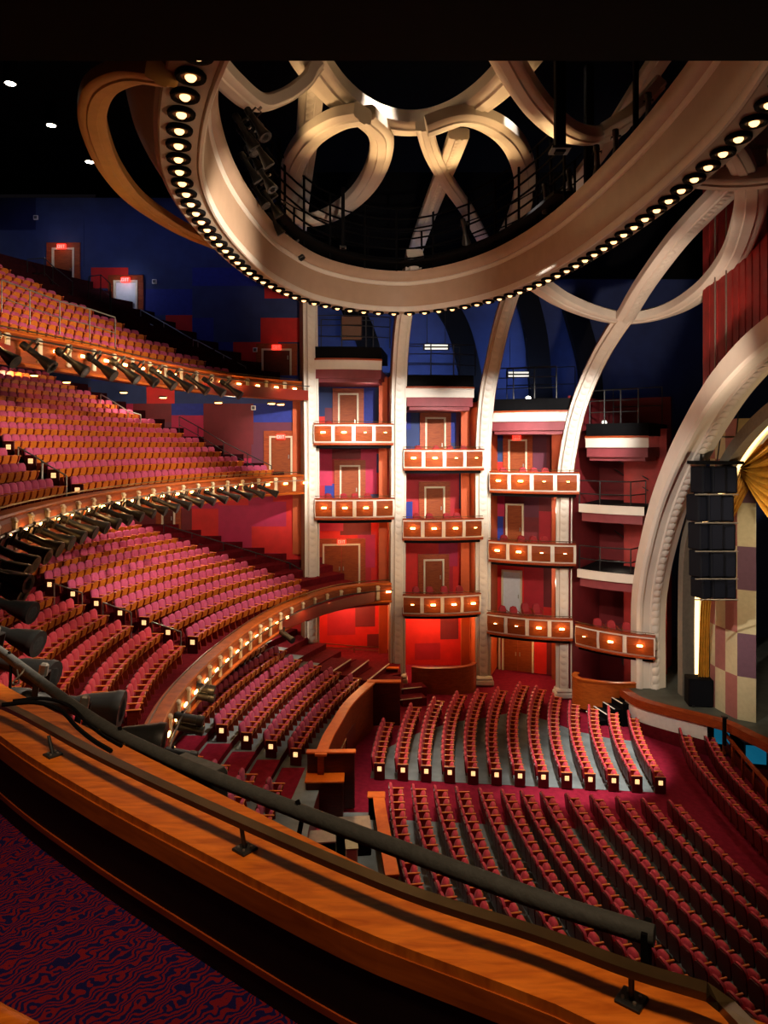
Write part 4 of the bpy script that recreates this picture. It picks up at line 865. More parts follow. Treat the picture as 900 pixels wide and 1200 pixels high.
# hanging line array of loudspeakers
o = at(838, 548, 30.6); root = thing('speaker_array', 'dark navy hanging loudspeaker cluster in front of the stage arch', 'speaker cluster', at(838, 705, 30.6))
pxm = 30.6/F
rows = ((562, 34, (822, 838, 854)), (595, 34, (817, 833, 850)), (628, 34, (819, 835, 852)), (660, 34, (820, 836, 853)), (688, 26, (822, 838, 853)))
for r, (py, hp, xs) in enumerate(rows):
    for c, px in enumerate(xs):
        p = at(px, py, 30.6+.15*abs(c-1)+.06*r); h = hp*pxm*.92; mb = MB(); mb.box(p, (15.5*pxm, .75, h), rz=(.35, .05, -.3)[c], bev=.05); e = mb.build('speaker_cabinet', 'speaker', root)
        mb = MB(); R = Matrix.Rotation((.35, .05, -.3)[c], 3, 'Z'); mb.box(p+R@V((0, -.39, 0)), (12*pxm, .03, h*.86), R=R); mb.build('grille', 'navyg', e)
    q = at(836, py+hp/2, 30.6); mb = MB(); mb.tube([q+V((-.9, -.3, 0)), q+V((.9, -.3, 0))], .03, 6); mb.build('link_bar', 'steel', root)
mb = MB(); mb.box(at(838, 542, 30.8), (56*pxm, .9, .14)); mb.build('top_frame', 'black', root)
for px in (820, 840, 858): mb = MB(); mb.tube([at(px, 542, 30.8), at(px+6, 500, 30.7), at(px+10, 440, 30.7)], .03, 6); mb.build('chain', 'blackmetal', root)
mb = MB(); mb.tube([at(836, 512, 30.7), at(868, 512, 30.5)], .04, 6); mb.build('spreader_bar', 'steel', root)
p = on_z(823, 829, -12.2); root = thing('bass_speaker', 'black bass speaker cabinet standing on the stage before the checker flat', 'speaker', p)
mb = MB(); mb.box(p+V((0, .4, .65)), (1.1, .8, 1.3), rz=-.15, bev=.04); mb.build('cabinet', 'black', root); R = Matrix.Rotation(-.15, 3, 'Z')
mb = MB(); mb.box(p+V((0, .4, .65))+R@V((0, -.41, 0)), (1.0, .03, 1.2), R=R); mb.build('grille', 'speaker', root)
for s in (-.4, .4): mb = MB(); mb.box(p+V((s, .05, .04)), (.1, .1, .08)); mb.build('foot', 'blackmetal', root)
# stage steps
a, b2 = V((11.05, 35.6, 0)), V((12.25, 36.35, 0)); root = thing('stage_steps', 'black stage steps with bright nosings', 'steps', (11.4, 35.4, -13.75))
for i in range(5):
    x = 10.55+.38*i; z = -13.5+.27*i; q = V((x, 36.25, z)); u = V((.42, -.6, 0)).normalized(); R = Matrix((V((-u.y, u.x, 0))*-1, u, V((0, 0, 1)))).transposed()
    mb = MB(); mb.box(q+V((0.1, -.1, -(z+13.9)/2)), (.5, 1.2, z+13.9), R=Matrix.Rotation(.25, 3, 'Z')); st = mb.build('step', 'black', root)
    mb = MB(); mb.box(q+V((-.14, -.04, .012)), (.06, 1.2, .025), R=Matrix.Rotation(.25, 3, 'Z')); mb.build('nosing', 'white', st)
# pit fence and lit screens
fp = crom([on_z(842, 857, -12.85), on_z(864, 885, -12.85), on_z(900, 927, -12.85), on_z(940, 975, -12.85)], 6); fp = [p+V((.22, 0, 0)) for p in fp]
root = thing('pit_fence', 'red brown wood fence in front of the pit', 'fence', fp[0]-V((0, 0, .95)))
mb = MB(); mb.sweep(fp, [(-.06, -.06), (.06, -.06), (.06, .06), (-.06, .06)], outw); mb.build('top_rail', 'panelwood', root)
for p, t in resample(fp, 1.25, .1): mb = MB(); mb.box(p-V((0, 0, .5)), (.12, .12, .95)); mb.build('post', 'panelwood', root)
mb = MB(); mb.sweep([p-V((0, 0, .5)) for p in fp], [(-.03, -.22), (.03, -.22), (.03, .22), (-.03, .22)], outw); mb.build('infill_board', 'darkwood', root)
for px, py, w, h, lab in ((845, 862, .5, .8, 'small teal lit panel under the stage edge'), (885, 884, .62, .85, 'larger teal lit panel in the pit near the right edge')):
    p = at(px, py, 33.0 if px < 850 else 31.3); R = thing('lit_panel', lab, 'panel', p-V((0, 0, h/2))); mb = MB(); mb.box(p, (.08, w*1.4, h), rz=1.35); mb.build('panel_frame', 'blackmetal', R); mb = MB(); mb.box(p+V((.01, -.05, 0)), (.04, w*1.3, h*.9), rz=1.35); mb.build('panel_face', 'teal', R)
p = at(849, 857, 31.2); root = thing('pit_post', 'black post by the small teal panel', 'post', p-V((0, 0, .6))); mb = MB(); mb.box(p, (.14, .14, 1.2), bev=.02); mb.build('post_shaft', 'black', root); mb = MB(); mb.box(p+V((0, 0, .62)), (.2, .2, .06)); mb.build('post_cap', 'blackmetal', root)
# ---------------------------------------------------------------- parterre walls, podiums, stairs
pw = crom([on_z(376, 884, -11.0), on_z(384, 864, -11.0), on_z(392, 850, -11.0), on_z(410, 822, -11.0), on_z(437, 797, -11.0)], 6)
root = thing('parterre_wall', 'curved wood wall in front of the raised seats, orange cap on top', 'low wall', pw[0]-V((0, 0, 2.1)))
mb = MB(); mb.sweep(pw, [(-.12, -2.15), (.1, -2.15), (.1, -.08), (-.12, -.08)], outw); mb.build('wall_panel', 'panelwood', root)
mb = MB(); mb.sweep(pw, [(-.22, -.08), (.2, -.08), (.2, 0), (-.22, 0)], outw); mb.build('cap', 'capwood', root)
hr = [pw[8]+V((.25, -.1, -.9)), pw[14]+V((.3, -.1, -.8))]
root = thing('handrail', 'dark framed handrail on the curved parterre wall', 'handrail', hr[0]-V((0, 0, .6)))
mb = MB(); mb.tube(hr, .035, 6); mb.build('rail', 'brass', root); mb = MB(); mb.tube([q-V((0, 0, .75)) for q in hr], .03, 6); mb.build('lower_rail', 'brass', root)
for f in (0, .5, 1): q = hr[0].lerp(hr[1], f); mb = MB(); mb.tube([q, q-V((0, 0, .8))], .03, 6); mb.build('post', 'brass', root)
def plinth_box(name, label, p, size, rz, cap='capwood', m='darkwood', cat='low wall'):
    root = thing(name, label, cat, V(p)-V((0, 0, size[2]))); mb = MB(); mb.box(V(p)-V((0, 0, size[2]/2+.04)), size, rz, bev=.03); mb.build('wall_panel', m, root)
    mb = MB(); mb.box(V(p)-V((0, 0, .02)), (size[0]+.08, size[1]+.08, .07), rz, bev=.02); mb.build('cap', cap, root); return root
plinth_box('end_wall', 'dark wood end block of the curved parterre wall, orange capped', on_z(388, 880, -11.0), (1.7, .22, 2.0), .02)
plinth_box('end_wall', 'dark wood box with orange top beside the vomitory carpet', on_z(381, 909, -11.75), (1.3, .9, 1.35), .02)
plinth_box('end_wall', 'dark wood end wall at the head of the curved parterre wall', on_z(450, 798, -11.0), (1.5, .3, 2.0), .0, 'capwood', 'darkwood')
plinth_box('end_wall', 'black fronted low wall with orange top by the mixing area', on_z(441, 931, -12.3), (.55, .35, .9), 0, 'capwood', 'black')
mw = crom([on_z(443, 928, -12.3), on_z(446, 950, -12.3), on_z(452, 985, -12.3), on_z(460, 1025, -12.3)], 5)
root = thing('low_wall', 'curved orange capped low wall along the near orchestra rows', 'low wall', mw[0]-V((0, 0, .9))); mb = MB(); mb.sweep(mw, [(-.1, -.95), (.1, -.95), (.1, -.06), (-.1, -.06)], outw); mb.build('wall_panel', 'panelwood', root); mb = MB(); mb.sweep(mw, [(-.2, -.06), (.2, -.06), (.2, 0), (-.2, 0)], outw); mb.build('cap', 'capwood', root)
# grey mixing area floor with desks
mb = MB(); q = [on_z(402, 952, -13.1), on_z(440, 952, -13.1), on_z(455, 1030, -13.1), on_z(380, 1010, -13.1), on_z(330, 1010, -13.1), on_z(345, 960, -13.1)]; mb.prism([(p.x, p.y) for p in q][::-1], -13.16, -13.1); struct(mb.build('floor.011', 'grey'))
for px, py, sz, lab, m in ((374, 985, (1.0, .7, .7), 'black equipment case with pale edge in the mixing area', 'black'), (414, 972, (1.1, 1.0, .75), 'black covered mixing desk by the orange capped wall', 'black'), (412, 998, (.35, .5, .9), 'small cream chair shaped seat in the mixing area', 'white')):
    p = on_z(px, py, -12.5); R = thing('equipment_case' if m == 'black' else 'stool', lab, 'case' if m == 'black' else 'stool', p-V((0, 0, .6))); mb = MB(); mb.box(p-V((0, 0, .25)), sz, .1, bev=.03); mb.build('case_body' if m == 'black' else 'seat', m, R)
    mb = MB(); mb.box(p+V((0, 0, sz[2]/2-.23)), (sz[0]+.04, sz[1]+.04, .04), .1); mb.build('lid_edge' if m == 'black' else 'cushion', 'steel' if m == 'black' else 'beige', R)
    mb = MB(); [mb.box(p+V((sx*sz[0]*.4, sy*sz[1]*.4, -.25-sz[2]/2)), (.06, .06, .1)) for sx in (-1, 1) for sy in (-1, 1)]; mb.build('foot', 'blackmetal', R)
# parterre landing steps with pale nosings, towards the first and second columns
for i in range(3):
    px0, py0, px1, py1 = ((388, 788, 411, 773), (408, 792, 432, 774), (431, 798, 456, 778))[i]; z = -11.2-.3*i
    p0, p1 = on_z(px0, py0, z), on_z(px1, py1, z); d = p1-p0; w = V((d.y, -d.x, 0)).normalized()*-1.2
    R = thing('landing_step', 'red carpeted landing step with pale nosing below the first column, %s' % ['topmost', 'middle', 'lowest'][i], 'step', p0-V((0, 0, .5)))
    mb = MB(); mb.prism([(p0.x, p0.y), (p1.x, p1.y), (p1.x+w.x, p1.y+w.y), (p0.x+w.x, p0.y+w.y)], z-.6, z); mb.build('tread', 'carpetdark', R); mb = MB(); mb.tube([p0+V((0, 0, .01)), p1+V((0, 0, .01))], .035, 5); mb.build('nosing', 'frame', R)
mb = MB(); mb.prism([(-5.8, 36.8), (-1.6, 37.2), (.9, 38.4), (.9, 44), (-5.8, 44)], -12.9, -12.1); struct(mb.build('floor.012', 'carpetdark'))
# curved wood podium fronts under the second tier and the fourth bay
def podium(label, pts, ztop, h, m='panelwood', floor=True):
    path = crom(pts, 6); R = thing('podium', label, 'podium', V((path[0].x, path[0].y, ztop-h)))
    mb = MB(); mb.sweep([V((p.x, p.y, ztop)) for p in path], [(-.12, -h), (.04, -h), (.04, -.06), (-.12, -.06)], side_box); mb.build('front_panel', m, R)
    mb = MB(); mb.sweep([V((p.x, p.y, ztop)) for p in path], [(-.2, -.06), (.08, -.06), (.08, 0), (-.2, 0)], side_box); mb.build('cap', m, R)
    if floor: mb = MB(); mb.prism([(p.x, p.y) for p in path]+[(path[-1].x-.1, path[-1].y+1.2), (path[0].x+.4, path[0].y+1.4)], ztop-.9, ztop-.6); mb.build('deck', 'carpetdark', R)
    return R
b = BAYS[1]; podium('wood panelled enclosure with curved front below the second box tier', [b.p(.6, -1.4, 0), b.p(1.4, -1.75, 0), b.p(2.8, -1.8, 0), b.p(3.8, -1.5, 0), b.p(4.2, -1.0, 0)], zat(b, 520, 782, -1.7), 1.75, 'panelwood')
plinth_box('end_wall', 'dark wood side wall left of the curved enclosure under the second tier', V((.0, 38.9, -11.9)), (1.5, .25, 1.6), -.1)
b = BAYS[3]; podium('amber wood podium with curved front beside the stage steps', [b.p(1.0, -.75, 0), b.p(1.1, -1.35, 0), b.p(1.8, -1.7, 0), b.p(3.2, -1.3, 0), b.p(4.1, -.6, 0)], zat(b, 715, 801, -1.5), 1.5, 'wood')
for k in range(2):
    p = V((1.3-.05*k, 38.2-.9*k, -12.7-.25*k)); R = thing('side_step', 'small red side step with pale nosing by the dark wood end wall, %s' % ['upper', 'lower'][k], 'step', p); mb = MB(); mb.box(p-V((-.2, 0, .2)), (1.3, .8, .5), .3); mb.build('tread', 'carpetdark', R); mb = MB(); mb.box(p+V((.1, -.42, .06)), (1.2, .05, .04), .3); mb.build('nosing', 'frame', R)
# stair handrails along the side wall ends of the balconies
def stepped_rail(label, pts, h=.95, post=True, m='blackmetal', r=.03):
    R = thing('stair_rail', label, 'handrail', pts[0]-V((0, 0, h))); mb = MB(); mb.tube(pts, r, 6); mb.build('rail', m, R)
    for p in pts: mb = MB(); mb.tube([p, p-V((0, 0, h))], r*.85, 6); mb.build('post', m, R)
    mb = MB(); mb.tube([p-V((0, 0, h*.5)) for p in pts], r*.7, 6); mb.build('mid_rail', m, R); return R
def wl(pl, d): return [at(x, y, d0) for (x, y), d0 in zip(pl, d if isinstance(d, (list, tuple)) else [d]*len(pl))]
stepped_rail('dark handrail stepping down the wall of the lower balcony', wl([(192, 615), (225, 625), (262, 636), (300, 648), (340, 660), (376, 682)], 40.2))
stepped_rail('dark handrail stepping down the wall of the middle balcony', wl([(210, 488), (232, 500), (262, 518), (290, 532), (318, 546)], 40.2))
stepped_rail('long steel handrail down the side of the upper balcony', wl([(165, 363), (192, 378), (226, 398), (232, 400), (262, 416), (288, 430)], 40.2), 1.0, m='steel')
stepped_rail('steel rail across the upper balcony above the front rows', wl([(2, 328), (35, 340), (70, 353), (105, 362), (135, 372)], [26.5, 27.5, 28.5, 29.5, 30.5]), 1.3, m='steel', r=.028)
stepped_rail('dark railing round the stair landing by the open pale door', wl([(104, 324), (118, 322), (129, 332), (130, 352)], 38), 1.4)
stepped_rail('dark railing round the stair landing by the highest door', wl([(32, 304), (52, 302), (62, 312), (85, 330)], 38), 1.6)
stepped_rail('dark handrail at the back of the middle balcony', wl([(118, 462), (135, 472), (150, 482), (165, 486)], 38), 1.0, m='steel')
stepped_rail('low steel rail on the red ground level wall of the first tier', wl([(380, 754), (415, 757), (450, 759)], 42.4), .4, m='brass')
# aisle hoops
def hoop(label, a, b, h=.95, m='steel'):
    R = thing('aisle_rail', label, 'handrail', V(a)); mb = MB(); mb.tube([V(a)+V((0, 0, h)), V(b)+V((0, 0, h))], .026, 6); mb.build('rail', m, R)
    for q in (a, b): mb = MB(); mb.tube([V(q), V(q)+V((0, 0, h))], .026, 6); mb.build('post', m, R)
def tp(c, R, th, z): return V((c[0]-R*math.cos(math.radians(th)), c[1]+R*math.sin(math.radians(th)), z))
for k, j in ((0, 1), (2, 2), (4, 3)): hoop('bent steel rail in the lower balcony aisle, %s from the front' % ORD[j-1], tp(LC, 21.5+.97*k+.2, 6.2, -7.9+.34*k), tp(LC, 21.5+.97*(k+1)+.35, 6.2, -7.9+.34*(k+1)))
for k, j in ((0, 1), (1, 2), (3, 3), (5, 4), (7, 5)): hoop('bent steel rail in the middle balcony aisle, %s from the front' % ORD[j-1], tp(MC, 28.9+.97*k+.2, 1.4+.5*k, -2+.5*k), tp(MC, 28.9+.97*(k+1)+.1, 1.4+.5*k, -2+.5*(k+1)))
hoop('small dark handrail on the steps before the far orchestra block', on_z(438, 838, -13.1)-V((0, 0, .1)), on_z(452, 828, -13.1)-V((0, 0, .1)), .9, 'brass')
# ---------------------------------------------------------------- theatre seats
PITCH = .53
def outline(w, z0, z1, r=.15):
    h = w/2; return [(-h+.02, z0), (h-.02, z0), (h, z0+.08), (h, z1-r), (h-.035, z1-.045), (h-.1, z1), (-h+.1, z1), (-h+.035, z1-.045), (-h, z1-r), (-h, z0+.08)]
def pad(o, f, t, puff, m, mb, cz=.7):
    k = len(o); q = [(y*.86, cz+(z-cz)*.9) for y, z in o]
    return mb.add([f(y, z, 0) for y, z in o]+[f(y, z, t) for y, z in o]+[f(y, z, t+puff) for y, z in q]+[f(0, cz, t+puff*1.5)],
        [tuple(range(k-1, -1, -1))]+[(i, (i+1) % k, k+(i+1) % k, k+i) for i in range(k)]+[(k+i, k+(i+1) % k, 2*k+(i+1) % k, 2*k+i) for i in range(k)]+[(2*k+i, 2*k+(i+1) % k, 3*k) for i in range(k)], m)
bk = lambda y, z, e: (-.19-.1*(z-.4)+e, y, z)
def g_back(m=0): return pad(outline(.49, .42, .92, .12), bk, .05, .035, m, MB())
def g_shell(m=0):
    o = outline(.46, .3, .89, .12); k = len(o); return MB().add([bk(y, z, -.045) for y, z in o]+[bk(y, z, -.001) for y, z in o], [tuple(range(k-1, -1, -1)), tuple(range(k, 2*k))]+[(i, (i+1) % k, k+(i+1) % k, k+i) for i in range(k)], m)
pn = lambda y, z, e: (.13+.3*(z-.38)-e, y, z)      # tipped up: velvet inside, wood outside
def g_pan(m=0): return pad(outline(.43, .36, .68, .12), pn, .07, .03, m, MB(), .52)
def g_under(m=0):
    o = outline(.41, .37, .67, .12); k = len(o); return MB().add([pn(y, z, -.03) for y, z in o]+[pn(y, z, -.001) for y, z in o], [tuple(range(k-1, -1, -1)), tuple(range(k, 2*k))]+[(i, (i+1) % k, k+(i+1) % k, k+i) for i in range(k)], m)
def g_arm(y, m=0): return MB().box((.07, y, .645), (.44, .06, .035), m=m, bev=.012)
def g_std(y, m=0):
    mb = MB(); p = [(-.05, 0), (.16, 0), (.16, .1), (.12, .3), (.24, .5), (.25, .63), (-.09, .63), (-.08, .3)]; k = len(p)
    return mb.add([(x, y-.02, z) for x, z in p]+[(x, y+.02, z) for x, z in p], [tuple(range(k-1, -1, -1)), tuple(range(k, 2*k))]+[(i, (i+1) % k, k+(i+1) % k, k+i) for i in range(k)], m)
def g_end(y, m=0): return MB().box((.07, y-.035, .33), (.42, .05, .64), m=m, bev=.015)
def g_lamp(y, m=0): return MB().box((.07, y-.07, .4), (.16, .03, .08), m=m).box((.07, y-.07, .49), (.16, .03, .08), m=m)
def seat_proto(end, vel):
    root = thing('theatre_seat', '', 'theatre seat', (0, 0, 0)); K = dict(parent=root, local=True)
    g_back().build('backrest', vel, root, True, True); g_shell().build('back_shell', 'shell', root, False, True)
    p = g_pan().build('seat', vel, root, True, True); g_under().build('seat_underside', 'seatwood', p, False, True)
    g_arm(-PITCH/2).build('armrest', 'armwood', root, False, True); g_std(-PITCH/2).build('side_support', 'standard', root, False, True)
    if end == 1:
        e = g_end(-PITCH/2).build('end_panel', 'shell', root, False, True); g_lamp(-PITCH/2).build('aisle_lamp', 'aisle', e, False, True)
    if end == 2: g_arm(PITCH/2).build('armrest', 'armwood', root, False, True); g_std(PITCH/2).build('side_support', 'standard', root, False, True)
    return root
SEATS = []      # (position, facing angle, end flag, velvet, section, row word, index)
def row(path, z, section, rown, end_lamp, vel='velvet', aim=None, last=True, jig=0):
    """seats along a plan path that runs from the near end; they look to its side of the stage"""
    ps = resample(path, PITCH, PITCH/2); n = len(ps)
    for i, (p, t) in enumerate(ps):
        rz = math.atan2(-t.x, t.y)
        SEATS.append((V((p.x, p.y, z(p) if callable(z) else z)), rz, (1 if end_lamp else 0) if i == 0 else (2 if i == n-1 and last else 0), vel, section, rown, i+1))
def arc(c, R, y0=None, y1=None, th0=None, th1=None, n=60):
    if th0 is None: th0, th1 = math.degrees(math.asin((y0-c[1])/R)), math.degrees(math.asin((y1-c[1])/R))
    return [V((c[0]-R*math.cos(math.radians(th0+(th1-th0)*i/n)), c[1]+R*math.sin(math.radians(th0+(th1-th0)*i/n)), 0)) for i in range(n+1)]
fz = lambda p: zf(p.x)+.012
for k in range(13):
    row(arc(OC, 40.3-.921*k, 28.62, FARY[k]+.2), fz, 'far orchestra block', '%s row from back' % ORD[k], True, 'velvetred')
nx = [.56, 1.38, 2.18, 2.97, 3.82, 4.63, 5.33, 6.06, 6.96, 7.85, 8.78, 9.7, 10.64]
for k in range(13):
    row(arc(OC, 40.0-nx[k]+.12, 12.6, 26.55), fz, 'near orchestra block', '%s row from back' % ORD[k], False, 'velvetred')
for pts, nm in (([(14.1, 33.9), (13.35, 31.34), (13.05, 29.58), (12.93, 27.81), (12.85, 26.34), (12.84, 24.69), (12.9, 22.9)], 'rear row of the two before the pit'), ([(14.95, 33.3), (14.25, 30.4), (14.02, 28.56), (13.95, 26.83), (13.95, 25), (14.05, 23)], 'front row of the two before the pit')):
    row([V((x-.12, y, 0)) for x, y in reversed([tuple(q[:2]) for q in crom([V((a, b, 0)) for a, b in pts], 8)])], fz, nm, '', False, 'velvetred')
for k in range(8):
    z = -12.05+.3*k+.001; end = 35.5+.1*k
    row(arc(PC, PR+.92*k, 27.3, end), z, 'raised parterre', '%s row from front' % ORD[k], True)
    if k < 7: row(arc(PC, PR+.92*k, 15, 24.5), z, 'near parterre block', '%s row from front' % ORD[k], False)
for k in range(10):
    z = -7.9+.34*k+.001; R = 21.5+.97*k
    th1 = math.degrees(math.asin(((36.2 if k == 0 else 37.2+.1*k)-LC[1])/R))
    row(arc(LC, R, th0=7.6, th1=th1), z, 'lower balcony', '%s row from front' % ORD[k], True)
    row(arc(LC, R, th0=-13 if k == 0 else -18, th1=4.4), z, 'near lower balcony block', '%s row from front' % ORD[k], False, 'velvetred')  # redder velvet: warm light on this block put into the seat colour
for k in range(11):
    z = -2.0+.5*k+.001; R = 28.85+.97*k
    th1 = math.degrees(math.asin(((39.7 if k == 0 else 39.4-.06*k)-MC[1])/R)); a = 1.8+.5*k
    row(arc(MC, R, th0=a, th1=th1), z, 'middle balcony', '%s row from front' % ORD[k], True)
    row(arc(MC, R, th0=-22, th1=a-2.6), z, 'left middle balcony block', '%s row from front' % ORD[k], False)
for k in range(12):
    z = 3.0+.58*k+.001; R = 26.45+.97*k
    row(arc(UC, R, th0=-1, th1=math.degrees(math.asin(((36.9, 36.6, 36.4, 35.9, 35.6, 35.3, 35, 34.7, 34.4, 34, 33.7, 33.4)[k]-UC[1])/R))), z, 'upper balcony', '%s row from front' % ORD[k], False)
# which seats the photograph shows: sight lines against everything built so far
bpy.context.view_layer.update()
vs = []; fs = []
def world(o):
    m = Matrix.Identity(4); ch = []
    while o is not None: ch.append(Matrix.LocRotScale(o.location, o.rotation_euler, o.scale)); o = o.parent
    for x in ch: m = x @ m
    return m
for o in C.objects:
    if o.type != 'MESH' or len(o.data.polygons) > 30000: continue
    w = world(o); b0 = len(vs); vs += [w@v.co for v in o.data.vertices]; fs += [tuple(b0+i for i in p.vertices) for p in o.data.polygons]
BV = BVHTree.FromPolygons(vs, fs)
def shown(p):
    f, n = 0, 0
    for dz in (.93, .75, .5):
        q = p+V((0, 0, dz)); px, py = 450+q.x/q.y*F, CY-q.z/q.y*F
        if not (-4 < px < 904 and -4 < py < 1204): continue
        d = q.length; h = BV.ray_cast(V((0, 0, 0)), q.normalized(), d-.35)
        if h[0] is None: f += 1
    return f
cand = []
for s in SEATS:
    q = s[0]+V((0, 0, .6))
    if q.y < 2: continue
    px, py = 450+q.x/q.y*F, CY-q.z/q.y*F
    if -60 < px < 960 and 0 < py < 1260: cand.append((shown(s[0])/max(q.length, 1)**2, s))
NKEEP = 320
vis = sorted([c for c in cand if c[0] > 0], key=lambda c: -c[0])
keep = vis[:NKEEP]; rest = vis[NKEEP:]+[c for c in cand if c[0] == 0]
protos = {}
for sc, (p, rz, end, vel, sec, rw, i) in keep:
    key = (end, vel)
    if key not in protos: protos[key] = tree(seat_proto(end, vel)); c = protos[key][0]
    else: c = copy_tree(protos[key])
    c.location = p; c.rotation_euler = (0, 0, rz)
    col = 'magenta' if vel == 'velvet' else 'wine red'
    c['label'] = '%s theatre seat, %s from near end%s, %s' % (col, ordw(i), (', '+rw) if rw else '', sec)
    if end == 1: c['label'] = '%s seat with lit aisle lamp%s, %s' % (col, (', '+rw) if rw else '', sec)
    c['group'] = 'seats of the '+sec
# the other, smaller seats together
mats = ['velvet', 'velvetred', 'shell', 'seatwood', 'armwood', 'standard', 'aisle']
def stuff_geo(end, vm):
    mb = MB()
    for g in (g_back(vm), g_shell(2), g_pan(vm), g_under(3), g_arm(-PITCH/2, 4), g_std(-PITCH/2, 5)): mb.add(g.v, g.f); mb.m[-len(g.f):] = g.m
    if end == 1:
        for g in (g_end(-PITCH/2, 2), g_lamp(-PITCH/2, 6)): mb.add(g.v, g.f); mb.m[-len(g.f):] = g.m
    if end == 2:
        for g in (g_arm(PITCH/2, 4), g_std(PITCH/2, 5)): mb.add(g.v, g.f); mb.m[-len(g.f):] = g.m
    return mb
base = {}
V3 = []; F3 = []; M3 = []
for sc, (p, rz, end, vel, sec, rw, i) in rest:
    key = (end, vel)
    if key not in base: base[key] = stuff_geo(end, 0 if vel == 'velvet' else 1)
    g = base[key]; c, s = math.cos(rz), math.sin(rz); b0 = len(V3)
    V3 += [(p.x+c*v.x-s*v.y, p.y+s*v.x+c*v.y, p.z+v.z) for v in g.v]; F3 += [tuple(b0+j for j in f) for f in g.f]; M3 += g.m
me = bpy.data.meshes.new('theatre_seating'); me.from_pydata(V3, [], F3)
for x in mats: me.materials.append(M[x])
me.polygons.foreach_set('material_index', M3); me.update(); fix_normals(me)
o = bpy.data.objects.new('theatre_seating', me); C.objects.link(o)
tag(o, 'the smaller and more distant rows of magenta and wine red theatre seats', 'theatre seats', None, 'stuff')
print('SEATS', len(SEATS), 'cand', len(cand), 'visible', len(vis), 'kept', len(keep))
# ---------------------------------------------------------------- light
def aim(o, target): d = V(target)-V(o.location); o.rotation_euler = d.to_track_quat('-Z', 'Y').to_euler()
def spot(name, loc, target, w, ang=40, blend=.5, rgb=(255, 214, 168), r=.15):
    l = bpy.data.lights.new(name, 'SPOT'); l.energy = w; l.spot_size = math.radians(ang); l.spot_blend = blend; l.color = lin(rgb); l.shadow_soft_size = r
    o = bpy.data.objects.new(name, l); C.objects.link(o); o.location = loc; aim(o, target); return o
def area(name, loc, target, w, sx, sy, rgb=(255, 214, 168), spread=160):
    l = bpy.data.lights.new(name, 'AREA'); l.shape = 'RECTANGLE'; l.size = sx; l.size_y = sy; l.energy = w; l.color = lin(rgb); l.spread = math.radians(spread)
    o = bpy.data.objects.new(name, l); C.objects.link(o); o.location = loc; aim(o, target); return o
def point(name, loc, w, rgb=(255, 206, 150), r=.12):
    l = bpy.data.lights.new(name, 'POINT'); l.energy = w; l.color = lin(rgb); l.shadow_soft_size = r
    o = bpy.data.objects.new(name, l); C.objects.link(o); o.location = loc; return o
WARM = (255, 232, 206)
# house lights high in the oval, over the stalls and the balconies
spot('house_light', (4.5, 27, 15), (6.2, 33.5, -13), 50000, 27, .25, (255, 242, 230), .2)
spot('house_light', (2, 22, 15), (3.5, 23.5, -13), 7500, 36, .9, WARM, .3)
spot('house_light', (0, 26, 15), (-3, 30, -12), 24000, 30, .7, (255, 232, 214), .3)
spot('house_light', (6, 26, 9), (-7, 31, -6.5), 16000, 36, .7, (255, 232, 214), .3)
spot('house_light', (4, 20, 8), (-8, 21, -8), 6000, 36, .7, WARM, .3)
spot('house_light', (7, 24, 4.5), (-11, 30, 0), 11000, 46, .7, WARM, .3)
spot('house_light', (5, 20, 3.2), (-13, 26, 6), 12000, 50, .7, WARM, .3)
# columns and tiers, lit from the ring
for i, (d, w) in enumerate(((D1, 17000), (D2, 19000), (D3, 20000), (D4, 20000))):
    spot('column_light', (d.x*.7+3.5, 25, 5.0), (d.x, 40, 0), w, 30, .8, (255, 246, 236), .2)
spot('column_light', (3, 20, 3), (13.2, 34.5, -6), 9000, 46, .9, (255, 240, 224), .2)
spot('tier_light', (2, 15, 2), (-2, 41, -3), 8000, 30, .8, WARM, .3)
spot('tier_light', (4, 15, 2), (4, 41, -4), 8000, 30, .8, WARM, .3)
spot('tier_light', (5, 15, 2), (9, 41, -5), 8000, 30, .8, WARM, .3)
# small ceiling lamps inside every box and under the lowest ones
for (n, x0, x1, d0, zt) in box_at:
    b = BAYS[n]; p = b.p((x0+x1)/2+.9, .5, zt+1.7); point('box_light', p, (40 if zt > -1.6 else 75) if n < 3 else 90, WARM)
for n, z, w in ((0, -9.0, 420), (1, -9.8, 420), (2, -11.0, 160), (0, -4.8, 160)):
    b = BAYS[n]; point('bay_light', b.p(b.W/2, 1.6, z), w, (255, 190, 130), .2)
# under the balconies
for x, y, z, w in ((-9, 36, -2.9, 300), (-13, 36, -2.5, 300), (-8, 38, 2.2, 220), (-13, 38, 2.6, 250), (-18, 36, 3.2, 200), (-6.5, 38, -9.0, 220)):
    point('soffit_lamp', (x, y, z), w, WARM, .2)
# blue wash on the far wall behind the tiers
area('blue_wash', (3, 44.5, 3.5), (3, 48, 9), 420, 14, .6, (170, 195, 255))
area('blue_wash', (10, 44.5, 3.5), (11, 48, 8), 90, 8, .6, (160, 180, 255))
area('blue_wash', (-14, 38, 13.5), (-14, 41.6, 7), 75, 14, .5, (150, 165, 255))
